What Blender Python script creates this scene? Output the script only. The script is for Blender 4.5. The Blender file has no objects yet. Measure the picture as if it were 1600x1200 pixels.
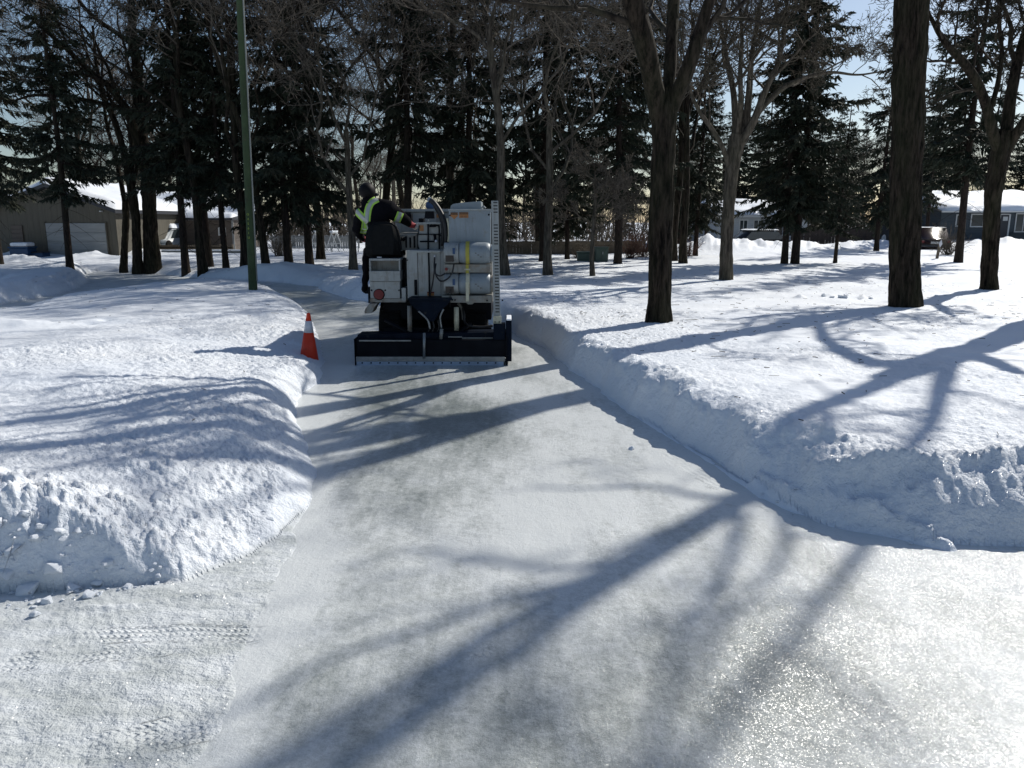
import bpy, bmesh, math, random
import numpy as np
from mathutils import Vector, Matrix, noise as mnoise
from mathutils.bvhtree import BVHTree

R = math.radians
C = bpy.context.scene.collection
SC = bpy.context.scene

# ------------------------------------------------------------------ camera, sky, sun, exposure
EYE = 2.0
PITCH = math.atan(255 / 1200)
cam_d = bpy.data.cameras.new('camera')
cam = bpy.data.objects.new('camera', cam_d)
C.objects.link(cam)
cam.location = (0, 0, EYE)
cam.rotation_euler = (math.pi / 2 - PITCH, 0, 0)
cam_d.sensor_width = 36
cam_d.lens = 27
cam_d.clip_end = 2000
SC.camera = cam

SUN_AZ = R(45)     # clockwise from +Y towards +X
SUN_EL = R(39)
world = bpy.data.worlds.new('World')
SC.world = world
world.use_nodes = True
nt = world.node_tree
nt.nodes.clear()
wo = nt.nodes.new('ShaderNodeOutputWorld')
bg = nt.nodes.new('ShaderNodeBackground')
sky = nt.nodes.new('ShaderNodeTexSky')
sky.sky_type = 'NISHITA'
sky.sun_disc = False
sky.sun_elevation = SUN_EL
sky.sun_rotation = SUN_AZ
sky.air_density = 1.0
sky.dust_density = 0.8
sky.ozone_density = 2.2
bg.inputs['Strength'].default_value = 0.09
nt.links.new(sky.outputs[0], bg.inputs[0])
nt.links.new(bg.outputs[0], wo.inputs[0])
sun_d = bpy.data.lights.new('sun', 'SUN')
sun_d.energy = 4.4
sun_d.angle = R(0.53)
sun_d.color = (1.0, 0.955, 0.87)
sun = bpy.data.objects.new('sun', sun_d)
C.objects.link(sun)
sd_ = Vector((math.sin(SUN_AZ) * math.cos(SUN_EL), math.cos(SUN_AZ) * math.cos(SUN_EL), math.sin(SUN_EL)))
sun.rotation_euler = sd_.to_track_quat('Z', 'Y').to_euler()
sun.location = (20, 20, 30)
SC.view_settings.view_transform = 'Standard'
SC.view_settings.look = 'None'
SC.view_settings.exposure = 0.06
SC.view_settings.gamma = 1.0
SC.view_settings.use_curve_mapping = False
SC.render.engine = 'CYCLES'
SC.cycles.max_bounces = 6
SC.cycles.transparent_max_bounces = 8
SC.cycles.sample_clamp_indirect = 4.0

# ------------------------------------------------------------------ measuring helpers
cp, sp_ = math.cos(PITCH), math.sin(PITCH)
def ray(px, py):
    u, v = (px - 800) / 1200, (600 - py) / 1200
    return u, cp + v * sp_, -sp_ + v * cp
def G(px, py, z=0.0):
    """the point at height z seen at a spot of the photograph"""
    u, y, w = ray(px, py)
    t = (z - EYE) / w
    return (u * t, y * t)
def W(px, py, Y):
    u, y, w = ray(px, py)
    t = Y / y
    return Vector((u * t, Y, EYE + w * t))

# ------------------------------------------------------------------ tagging
def tag(o, label=None, cat=None, group=None, kind=None):
    if label: o['label'] = label
    if cat: o['category'] = cat
    if group: o['group'] = group
    if kind: o['kind'] = kind
    return o
def empty(name, loc=(0, 0, 0), rz=0.0):
    o = bpy.data.objects.new(name, None)
    o.empty_display_size = 0.1
    C.objects.link(o)
    o.location = loc
    o.rotation_euler = (0, 0, rz)
    return o
def link_mesh(name, me, mat=None, parent=None, loc=None):
    o = bpy.data.objects.new(name, me)
    C.objects.link(o)
    if mat is not None and not me.materials:
        me.materials.append(mat)
    if parent is not None: o.parent = parent
    if loc is not None: o.location = loc
    return o
def copy_tree(o, parent=None):
    c = o.copy()
    C.objects.link(c)
    c.parent = parent
    for ch in o.children: copy_tree(ch, c)
    return c

def np_mesh(name, verts, quads=None, tris=None, smooth=False):
    verts = np.asarray(verts, dtype=np.float32).reshape(-1, 3)
    me = bpy.data.meshes.new(name)
    nq = 0 if quads is None else len(quads)
    ntr = 0 if tris is None else len(tris)
    me.vertices.add(len(verts))
    me.vertices.foreach_set('co', verts.ravel())
    idx = []
    if nq: idx.append(np.asarray(quads, dtype=np.int32).ravel())
    if ntr: idx.append(np.asarray(tris, dtype=np.int32).ravel())
    idx = np.concatenate(idx)
    me.loops.add(len(idx))
    me.loops.foreach_set('vertex_index', idx)
    st = np.concatenate([np.arange(nq, dtype=np.int32) * 4, nq * 4 + np.arange(ntr, dtype=np.int32) * 3])
    me.polygons.add(nq + ntr)
    me.polygons.foreach_set('loop_start', st)
    me.update(calc_edges=True)
    if smooth:
        me.polygons.foreach_set('use_smooth', np.ones(nq + ntr, dtype=bool))
    return me

# ------------------------------------------------------------------ numeric noise
def pn(x, y, seed=0, period=0):
    x = np.asarray(x, dtype=np.float64); y = np.asarray(y, dtype=np.float64)
    xi = np.floor(x).astype(np.int64); yi = np.floor(y).astype(np.int64)
    fx = x - xi; fy = y - yi
    def g(ix, iy, dx, dy):
        if period: ix = np.mod(ix, period)
        h = (ix * 374761393 + iy * 668265263 + seed * 982451653) & 0xffffffff
        h = ((h ^ (h >> 13)) * 1274126177) & 0xffffffff
        h = h ^ (h >> 16)
        a = (h & 0xffff) * (2 * math.pi / 65536)
        return np.cos(a) * dx + np.sin(a) * dy
    u = fx * fx * fx * (fx * (fx * 6 - 15) + 10)
    v = fy * fy * fy * (fy * (fy * 6 - 15) + 10)
    a = g(xi, yi, fx, fy); b = g(xi + 1, yi, fx - 1, fy)
    c = g(xi, yi + 1, fx, fy - 1); d = g(xi + 1, yi + 1, fx - 1, fy - 1)
    return 1.5 * ((a * (1 - u) + b * u) * (1 - v) + (c * (1 - u) + d * u) * v)
def fbm(x, y, seed=0, oct=4, gain=0.5):
    s = 0; a = 1.0; f = 1.0
    for i in range(oct):
        s = s + a * pn(x * f + i * 17.3, y * f - i * 9.1, seed + i)
        a *= gain; f *= 2.03
    return s
def sstep(a, b, x):
    t = np.clip((x - a) / (b - a), 0, 1)
    return t * t * (3 - 2 * t)

# ------------------------------------------------------------------ materials
def nodes_of(name):
    m = bpy.data.materials.new(name)
    m.use_nodes = True
    t = m.node_tree
    b = t.nodes['Principled BSDF']
    return m, t, b
def N(t, typ, **kw):
    n = t.nodes.new(typ)
    for k, v in kw.items():
        if k in n.inputs.keys(): n.inputs[k].default_value = v
        else: setattr(n, k, v)
    return n
def L(t, a, b): t.links.new(a, b)
def ramp(t, fac, stops):
    r = t.nodes.new('ShaderNodeValToRGB')
    e = r.color_ramp.elements
    while len(e) < len(stops): e.new(0.5)
    for i, (p, c) in enumerate(stops):
        e[i].position = p
        e[i].color = (c[0], c[1], c[2], 1) if not isinstance(c, (int, float)) else (c, c, c, 1)
    if fac is not None: t.links.new(fac, r.inputs[0])
    return r.outputs[0]
def coords(t, which='Object', scale=(1, 1, 1), rot=(0, 0, 0), loc=(0, 0, 0)):
    tc = t.nodes.new('ShaderNodeTexCoord')
    mp = t.nodes.new('ShaderNodeMapping')
    mp.inputs['Scale'].default_value = scale
    mp.inputs['Rotation'].default_value = rot
    mp.inputs['Location'].default_value = loc
    t.links.new(tc.outputs[which], mp.inputs[0])
    return mp.outputs[0]
def noise_n(t, vec, scale, detail=4, rough=0.55):
    n = t.nodes.new('ShaderNodeTexNoise')
    n.inputs['Scale'].default_value = scale
    n.inputs['Detail'].default_value = detail
    n.inputs['Roughness'].default_value = rough
    if vec is not None: t.links.new(vec, n.inputs['Vector'])
    return n.outputs['Fac']
def math_n(t, op, a, b=None, c=None, clamp=False):
    n = t.nodes.new('ShaderNodeMath'); n.operation = op; n.use_clamp = clamp
    for i, v in enumerate((a, b, c)):
        if v is None: continue
        if isinstance(v, (int, float)): n.inputs[i].default_value = v
        else: t.links.new(v, n.inputs[i])
    return n.outputs[0]
def mixc(t, fac, a, b, blend='MIX'):
    n = t.nodes.new('ShaderNodeMix'); n.data_type = 'RGBA'; n.blend_type = blend
    for i, v in ((0, fac), (6, a), (7, b)):
        if isinstance(v, (int, float)): n.inputs[i].default_value = v
        elif isinstance(v, tuple): n.inputs[i].default_value = (v[0], v[1], v[2], 1)
        else: t.links.new(v, n.inputs[i])
    return n.outputs[2]
def bump(t, h, strength, dist, prev=None):
    n = t.nodes.new('ShaderNodeBump')
    n.inputs['Strength'].default_value = strength
    n.inputs['Distance'].default_value = dist
    t.links.new(h, n.inputs['Height'])
    if prev is not None: t.links.new(prev, n.inputs['Normal'])
    return n.outputs[0]
def simple(name, col, rough=0.5, metal=0.0, var=0.12, scale=8.0, dirt=0.0, dirt_col=(0.09, 0.06, 0.04), bmp=0.0, spec=0.5):
    m, t, b = nodes_of(name)
    v = coords(t)
    f = noise_n(t, v, scale, 5, 0.6)
    lo = tuple(c * (1 - var) for c in col); hi = tuple(min(1, c * (1 + var)) for c in col)
    c = ramp(t, f, [(0.3, lo), (0.7, hi)])
    if dirt > 0:
        f2 = noise_n(t, v, scale * 2.3, 8, 0.7)
        mk = ramp(t, f2, [(0.62 - dirt * 0.25, 0.0), (0.72, 1.0)])
        c = mixc(t, math_n(t, 'MULTIPLY', mk, 0.7), c, dirt_col)
    L(t, c, b.inputs['Base Color'])
    b.inputs['Roughness'].default_value = rough
    b.inputs['Metallic'].default_value = metal
    b.inputs['Specular IOR Level'].default_value = spec
    if bmp > 0:
        L(t, bump(t, noise_n(t, v, scale * 6, 4, 0.6), bmp, 0.01), b.inputs['Normal'])
    return m

def snow_material():
    m, t, b = nodes_of('snow')
    v = coords(t)
    big = noise_n(t, v, 0.9, 3)
    c = ramp(t, big, [(0.3, (0.75, 0.795, 0.86)), (0.7, (0.81, 0.84, 0.88))])
    # grit and bark litter in places
    spk = noise_n(t, v, 38, 3, 0.6)
    patch = noise_n(t, v, 0.35, 3)
    d = math_n(t, 'MULTIPLY', ramp(t, spk, [(0.70, 0.0), (0.76, 1.0)]), ramp(t, patch, [(0.5, 0.0), (0.7, 0.35)]))
    c = mixc(t, d, c, (0.3, 0.27, 0.22))
    pk = t.nodes.new('ShaderNodeAttribute'); pk.attribute_name = 'packed'
    pc = ramp(t, noise_n(t, coords(t, scale=(.5, 1.4, 1)), 4.0, 6, .65), [(.36, (.47, .50, .50)), (.62, (.66, .69, .71))])
    c = mixc(t, pk.outputs['Fac'], c, pc)
    L(t, c, b.inputs['Base Color'])
    b.inputs['Roughness'].default_value = 0.62
    b.inputs['Specular IOR Level'].default_value = 0.25
    n1 = noise_n(t, v, 14, 5, 0.62)
    n2 = noise_n(t, v, 70, 4, 0.7)
    # tyre marks pressed in the packed snow
    at = t.nodes.new('ShaderNodeAttribute'); at.attribute_name = 'tread'
    trd = at.outputs['Fac']
    uv = t.nodes.new('ShaderNodeAttribute'); uv.attribute_name = 'tread_co'
    sx = t.nodes.new('ShaderNodeSeparateXYZ'); L(t, uv.outputs['Vector'], sx.inputs[0])
    along = math_n(t, 'MULTIPLY', sx.outputs['X'], 190)
    across = math_n(t, 'MULTIPLY', sx.outputs['Y'], 150)
    bar = math_n(t, 'SINE', math_n(t, 'ADD', along, math_n(t, 'MULTIPLY', math_n(t, 'SINE', across), 1.3)))
    gro = math_n(t, 'SINE', math_n(t, 'MULTIPLY', sx.outputs['Y'], 140))
    pat = math_n(t, 'MULTIPLY', math_n(t, 'MAXIMUM', bar, gro), trd)
    rough = t.nodes.new('ShaderNodeAttribute'); rough.attribute_name = 'rough'
    st = math_n(t, 'MULTIPLY', n1, rough.outputs['Fac'])
    nn = bump(t, st, 0.8, 0.05)
    nn = bump(t, n2, 0.5, 0.012, nn)
    nn = bump(t, pat, 0.9, 0.005, nn)
    # ice crystals that glitter: fine grains with their own tilt
    L(t, nn, b.inputs['Normal'])
    vo = t.nodes.new('ShaderNodeTexVoronoi'); vo.inputs['Scale'].default_value = 260
    L(t, v, vo.inputs['Vector'])
    g2 = t.nodes.new('ShaderNodeBsdfGlossy'); g2.inputs['Roughness'].default_value = 0.12
    vm = t.nodes.new('ShaderNodeVectorMath'); vm.operation = 'MULTIPLY_ADD'
    L(t, vo.outputs['Color'], vm.inputs[0]); vm.inputs[1].default_value = (1.3, 1.3, 0.2); vm.inputs[2].default_value = (-0.65, -0.65, 0.6)
    vn = t.nodes.new('ShaderNodeVectorMath'); vn.operation = 'NORMALIZE'; L(t, vm.outputs[0], vn.inputs[0])
    L(t, vn.outputs[0], g2.inputs['Normal'])
    mx = t.nodes.new('ShaderNodeMixShader'); mx.inputs[0].default_value = 0.008
    L(t, b.outputs[0], mx.inputs[1]); L(t, g2.outputs[0], mx.inputs[2])
    L(t, mx.outputs[0], t.nodes['Material Output'].inputs[0])
    return m

def ice_material():
    m, t, b = nodes_of('ice')
    v = coords(t)
    vs = coords(t, scale=(1.6, 0.55, 1))
    at = t.nodes.new('ShaderNodeAttribute'); at.attribute_name = 'frost'
    fr = at.outputs['Fac']
    mott = noise_n(t, vs, 5.5, 8, 0.72)
    flake = noise_n(t, coords(t, scale=(1.0, 1.15, 1), rot=(0, 0, .6)), 15, 8, 0.78)
    fine = noise_n(t, v, 60, 5, 0.75)
    streak = noise_n(t, coords(t, scale=(11, 0.9, 1), rot=(0, 0, .08)), 1.6, 4, 0.6)
    s = math_n(t, 'ADD', math_n(t, 'MULTIPLY', mott, 0.40), math_n(t, 'MULTIPLY', flake, 0.55))
    s = math_n(t, 'ADD', s, math_n(t, 'MULTIPLY', fine, 0.25))
    s = math_n(t, 'ADD', s, math_n(t, 'MULTIPLY', streak, 0.15))
    s = math_n(t, 'ADD', s, math_n(t, 'MULTIPLY', fr, 0.42))
    k = ramp(t, s, [(0.67, 0.0), (0.99, 1.0)])
    c = mixc(t, k, (0.25, 0.275, 0.265), (0.66, 0.685, 0.685))
    L(t, c, b.inputs['Base Color'])
    rg = ramp(t, k, [(0.0, 0.3), (1.0, 0.65)])
    L(t, rg, b.inputs['Roughness'])
    b.inputs['IOR'].default_value = 1.33
    b.inputs['Specular IOR Level'].default_value = 0.3
    nn = bump(t, mott, 0.35, 0.02)
    nn = bump(t, streak, 0.2, 0.008, nn)
    nn = bump(t, flake, 0.6, 0.012, nn)
    nn = bump(t, noise_n(t, v, 42, 3, 0.6), 0.35, 0.007, nn)
    nn = bump(t, noise_n(t, v, 120, 2, 0.6), 0.4, 0.003, nn)
    tr = t.nodes.new('ShaderNodeAttribute'); tr.attribute_name = 'tread'
    uv = t.nodes.new('ShaderNodeAttribute'); uv.attribute_name = 'tread_co'
    sx = t.nodes.new('ShaderNodeSeparateXYZ'); L(t, uv.outputs['Vector'], sx.inputs[0])
    bar = math_n(t, 'SINE', math_n(t, 'MULTIPLY', sx.outputs['X'], 170))
    gro = math_n(t, 'SINE', math_n(t, 'MULTIPLY', sx.outputs['Y'], 120))
    pat = math_n(t, 'MULTIPLY', math_n(t, 'MAXIMUM', bar, gro), tr.outputs['Fac'])
    nn = bump(t, pat, 0.6, 0.004, nn)
    L(t, nn, b.inputs['Normal'])
    # a thin wet glaze that glints
    b.inputs['Coat Weight'].default_value = 0.6
    L(t, ramp(t, noise_n(t, v, 7, 4, .6), [(.35, .05), (.7, .15)]), b.inputs['Coat Roughness'])
    b.inputs['Coat IOR'].default_value = 1.4
    cn = bump(t, noise_n(t, v, 75, 3, 0.7), 0.8, 0.007)
    cn = bump(t, noise_n(t, coords(t, scale=(1, .6, 1)), 9, 4, 0.6), .25, 0.02, cn)
    L(t, cn, b.inputs['Coat Normal'])
    # frozen grains, each a small facet tilted its own way
    last = b.outputs[0]
    for sc_, k_, rg_, fc_ in ((230, .28, .28, .034), (130, .24, .22, .016)):
        vo = t.nodes.new('ShaderNodeTexVoronoi'); vo.inputs['Scale'].default_value = sc_; L(t, v, vo.inputs['Vector'])
        g2 = t.nodes.new('ShaderNodeBsdfGlossy'); g2.inputs['Roughness'].default_value = rg_
        vm = t.nodes.new('ShaderNodeVectorMath'); vm.operation = 'MULTIPLY_ADD'
        L(t, vo.outputs['Color'], vm.inputs[0]); vm.inputs[1].default_value = (k_ * 2, k_ * 2, 0); vm.inputs[2].default_value = (-k_, -k_, 1)
        vn = t.nodes.new('ShaderNodeVectorMath'); vn.operation = 'NORMALIZE'; L(t, vm.outputs[0], vn.inputs[0])
        L(t, vn.outputs[0], g2.inputs['Normal'])
        mx = t.nodes.new('ShaderNodeMixShader')
        pm_ = ramp(t, noise_n(t, v, 2.2, 4, .6), [(.35, .25), (.65, 1.0)])
        L(t, math_n(t, 'MULTIPLY', pm_, fc_), mx.inputs[0])
        L(t, last, mx.inputs[1]); L(t, g2.outputs[0], mx.inputs[2]); last = mx.outputs[0]
    L(t, last, t.nodes['Material Output'].inputs[0])
    return m

def bark_material(name, dark, light, scale=1.0, b_strength=0.7):
    m, t, b = nodes_of(name)
    v = coords(t, scale=(9 * scale, 9 * scale, 1.5 * scale))
    n = noise_n(t, v, 1.6, 7, 0.7)
    v2 = coords(t, scale=(1, 1, 0.4))
    n2 = noise_n(t, v2, 2.5, 4)
    c = ramp(t, n, [(0.40, dark), (0.60, light)])
    c = mixc(t, ramp(t, n2, [(0.4, 0.0), (0.75, 0.5)]), c, tuple(x * 0.6 + y for x, y in zip(light, (0.01, 0.02, 0.005))))
    L(t, c, b.inputs['Base Color'])
    b.inputs['Roughness'].default_value = 0.9
    b.inputs['Specular IOR Level'].default_value = 0.15
    nb = bump(t, n, b_strength, 0.03)
    nb = bump(t, noise_n(t, coords(t, scale=(30 * scale, 30 * scale, 3.5 * scale)), 1.2, 4, .7), .8, .012, nb)
    L(t, nb, b.inputs['Normal'])
    return m

M = {}
M['snow'] = snow_material()
M['ice'] = ice_material()
M['bark'] = bark_material('dark_furrowed_bark', (0.004, 0.003, 0.002), (0.045, 0.034, 0.025))
M['bark_pale'] = bark_material('pale_grey_bark', (0.035, 0.029, 0.023), (0.125, 0.105, 0.082))
M['bark_spruce'] = bark_material('spruce_bark', (0.012, 0.009, 0.008), (0.045, 0.032, 0.027), 2.0)
M['twig'] = bark_material('twig_bark', (0.07, 0.059, 0.048), (0.17, 0.142, 0.116), 0.6, 0.2)
M['twig_dark'] = bark_material('dark_twig_bark', (0.018, 0.014, 0.011), (0.06, 0.048, 0.038), 0.6, 0.2)
def needle_material():
    m, t, b = nodes_of('spruce_needles')
    n = noise_n(t, coords(t), 1.7, 4)
    c = ramp(t, n, [(0.3, (0.020, 0.030, 0.020)), (0.55, (0.038, 0.045, 0.029)), (0.78, (0.08, 0.068, 0.045))])
    L(t, c, b.inputs['Base Color'])
    b.inputs['Roughness'].default_value = 0.75
    b.inputs['Specular IOR Level'].default_value = 0.2
    return m
M['needle'] = needle_material()
# ------------------------------------------------------------------ the ground: cleared path, banks, snow field
# (spot of the edge, bank height, bank width)
EDGE = [((-40.0, 3.4), .6, .35), (G(-200, 950), .62, .3), (G(0, 935), .64, .3), (G(80, 929), .58, .3), (G(150, 921), .48, .32), (G(225, 915), .32, .36), (G(290, 911), .17, .4), (G(345, 890), .15, .6), (G(400, 866), .18, .9), (G(440, 841), .3, 1.15),
        (G(478, 790), .34, 1.3), (G(493, 735), .34, 1.3), (G(482, 690), .33, 1.1), (G(463, 660), .32, .7), (G(457, 635), .30, .35), (G(478, 611), .26, .3),
        (G(500, 598), .2, .3), (G(505, 565), .18, .7), (G(500, 530), .24, .9), (G(488, 500), .28, 1.0), (G(470, 481), .3, .9), (G(450, 468), .3, .9),
        (G(428, 457), .32, .9), (G(400, 450), .3, 1.0), (G(350, 447), .3, 1.0), (G(290, 449), .3, .9), (G(220, 455), .28, .9), (G(120, 468), .25, .9),
        (G(50, 481), .22, .9), (G(0, 493), .2, .9), ((-45.0, 14.0), .2, .9),
        ((-45.0, 19.0), .4, .9), (G(0, 477), .45, .8), (G(80, 464), .5, .8), (G(122, 452), .5, .8), (G(136, 441), .45, .7), (G(132, 431), .3, .7),
        (G(150, 425), .2, .7), (G(200, 425), .2, .7), (G(270, 432), .25, .8), (G(330, 438), .35, .9), (G(400, 441), .42, .9), (G(450, 443), .42, .9),
        (G(490, 447), .3, .9), (G(503, 453), .35, .8), (G(545, 467), .42, .7), (G(600, 475), .45, .5), (G(680, 486), .45, .45), (G(760, 504), .45, .4),
        (G(800, 520), .44, .36), (G(850, 545), .42, .34), (G(900, 583), .42, .36), (G(1000, 655), .45, .42), (G(1100, 710), .47, .5), (G(1220, 790), .5, .62),
        (G(1300, 822), .45, .75), (G(1450, 851), .44, .62), (G(1600, 851), .45, .55), ((40.0, 4.6), .5, .6), ((40.0, -9.0), .4, .6), ((-40.0, -9.0), .4, .6)]
EP = np.array([e[0] for e in EDGE]); EH = np.array([e[1] for e in EDGE]); EW = np.array([e[2] for e in EDGE])

def poly_sd(x, y, P, closed=True, attrs=()):
    """signed distance (negative inside), plus attributes blended along the outline"""
    shp = x.shape; x = x.ravel(); y = y.ravel()
    best = np.full(x.shape, 1e9); inside = np.zeros(x.shape, bool)
    at = [np.zeros(x.shape) for _ in attrs]
    n = len(P)
    for i in range(n if closed else n - 1):
        ax, ay = P[i]; j = (i + 1) % n; bx, by = P[j]
        dx, dy = bx - ax, by - ay
        t = np.clip(((x - ax) * dx + (y - ay) * dy) / (dx * dx + dy * dy), 0, 1)
        d = (x - ax - t * dx) ** 2 + (y - ay - t * dy) ** 2
        m = d < best
        best[m] = d[m]
        for a, src in zip(at, attrs): a[m] = src[i] + (src[j] - src[i]) * t[m]
        if closed:
            c = (ay > y) != (by > y)
            if dy != 0:
                xc = ax + (y - ay) / dy * dx
                inside ^= c & (x < xc)
    d = np.sqrt(best)
    if closed: d = np.where(inside, -d, d)
    return [d.reshape(shp)] + [a.reshape(shp) for a in at]

# packed snow on the crossing lane, left of the shaved ice
PACKED = np.array([G(494, 730), G(489, 800), G(474, 860), G(443, 940), G(412, 1020), G(382, 1110), G(345, 1200), (-1.9, 1.2), (-3.0, -1.0), (-42, -1.0), (-42, 4.2),
                   (-2.9, 4.2), G(290, 890), G(400, 840), G(430, 780)])
RIDGES = [  # crests of ploughed snow: points, width, height
    ([G(90, 962), G(130, 955), G(180, 955), G(235, 948)], .03, .035),
    ([G(250, 946), G(300, 936), G(345, 936), G(410, 925), G(440, 922)], .022, .03),
    ([G(-60, 1125), G(60, 1118), G(200, 1112), G(350, 1108)], .012, .008),
    ([G(1180, 762), G(1235, 793), G(1290, 812), G(1350, 826), G(1420, 842), G(1480, 856)], .045, .10),
    ([G(1270, 792), G(1350, 805), G(1450, 815), G(1600, 806), (6.0, 5.05)], .07, .12),
    ([G(1000, 652), G(1060, 690), G(1120, 728), G(1190, 775)], .03, .04),
]
MOUNDS = [  # heaps: x, y, radius x, radius y, height
    (*G(65, 410), 1.7, 1.2, .62), (*G(140, 415), .9, .8, .25), (*G(180, 408), 2.4, 1.5, .5), (*G(245, 398), 2.6, 1.3, .45), (*G(260, 425), 1.5, .7, .2),
    (*G(30, 425), 1.6, 1.0, .3), (*G(100, 430), 1.5, 1.2, .2),
    (*G(1108, 404), 2.2, 1.9, .85), (*G(1160, 402), 3.2, 1.9, .62), (*G(1215, 402), 2.6, 1.5, .3), (*G(1000, 400), 1.9, 1.1, .5), (*G(930, 400), 1.3, 1.0, .2),
    (*G(1340, 396), 3.0, 1.6, .5), (*G(1280, 402), 2.0, 1.2, .28), (*G(1500, 393), 3.4, 1.8, .45), (*G(1590, 393), 3.0, 1.8, .6), (*G(1420, 396), 3.0, 1.4, .35),
    (*G(250, 812), .22, .16, .07), (*G(240, 795), .10, .09, .06), (*G(350, 745), .30, .2, .06), 
    (*G(30, 545), .9, .35, .12), (*G(430, 438), 1.6, .5, .25), (*G(470, 436), 1.0, .4, .12), (*G(540, 460), .8, .5, .14),
    (-6.5, 9.0, 3.0, 2.0, .10), (-3.9, 8.1, 1.4, .8, .07), (5.5, 8.0, 2.5, 1.5, .06),
]
DENTS = []
_r = random.Random(5)
def _trail(pts, step, rad, dep):
    for (ax, ay), (bx, by) in zip(pts, pts[1:]):
        d = math.hypot(bx - ax, by - ay); k = max(1, int(d / step))
        for i in range(k):
            t = (i + _r.random() * .6) / k
            DENTS.append((ax + (bx - ax) * t + _r.uniform(-.15, .15), ay + (by - ay) * t + _r.uniform(-.15, .15), rad * _r.uniform(.7, 1.3), dep * _r.uniform(.5, 1.2)))
_trail([G(100, 487, .3), G(250, 468, .3), G(330, 460, .3)], .7, .16, .07)
_trail([G(10, 510, .3), G(150, 508, .3), G(330, 490, .3), G(420, 490, .3)], .45, .12, .06)
_trail([G(1240, 462, .4), G(1340, 464, .4), G(1470, 462, .4)], .6, .14, -.07)
_trail([G(1440, 450, .4), G(1600, 442, .4)], .8, .15, -.05)
_trail([G(820, 462, .4), G(930, 470, .4), G(1000, 480, .4)], .6, .12, .04)
TRACKS = [  # pressed tyre marks: from, to, half width
    (G(120, 1000), G(430, 990), .085), (G(100, 1190), G(345, 1128), .11), (G(-20, 1045), G(300, 1010), .09), (G(1090, 742), G(1230, 800), .12), (G(1035, 705), G(1130, 765), .09), (G(700, 1025), G(790, 1018), .05)]

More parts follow.
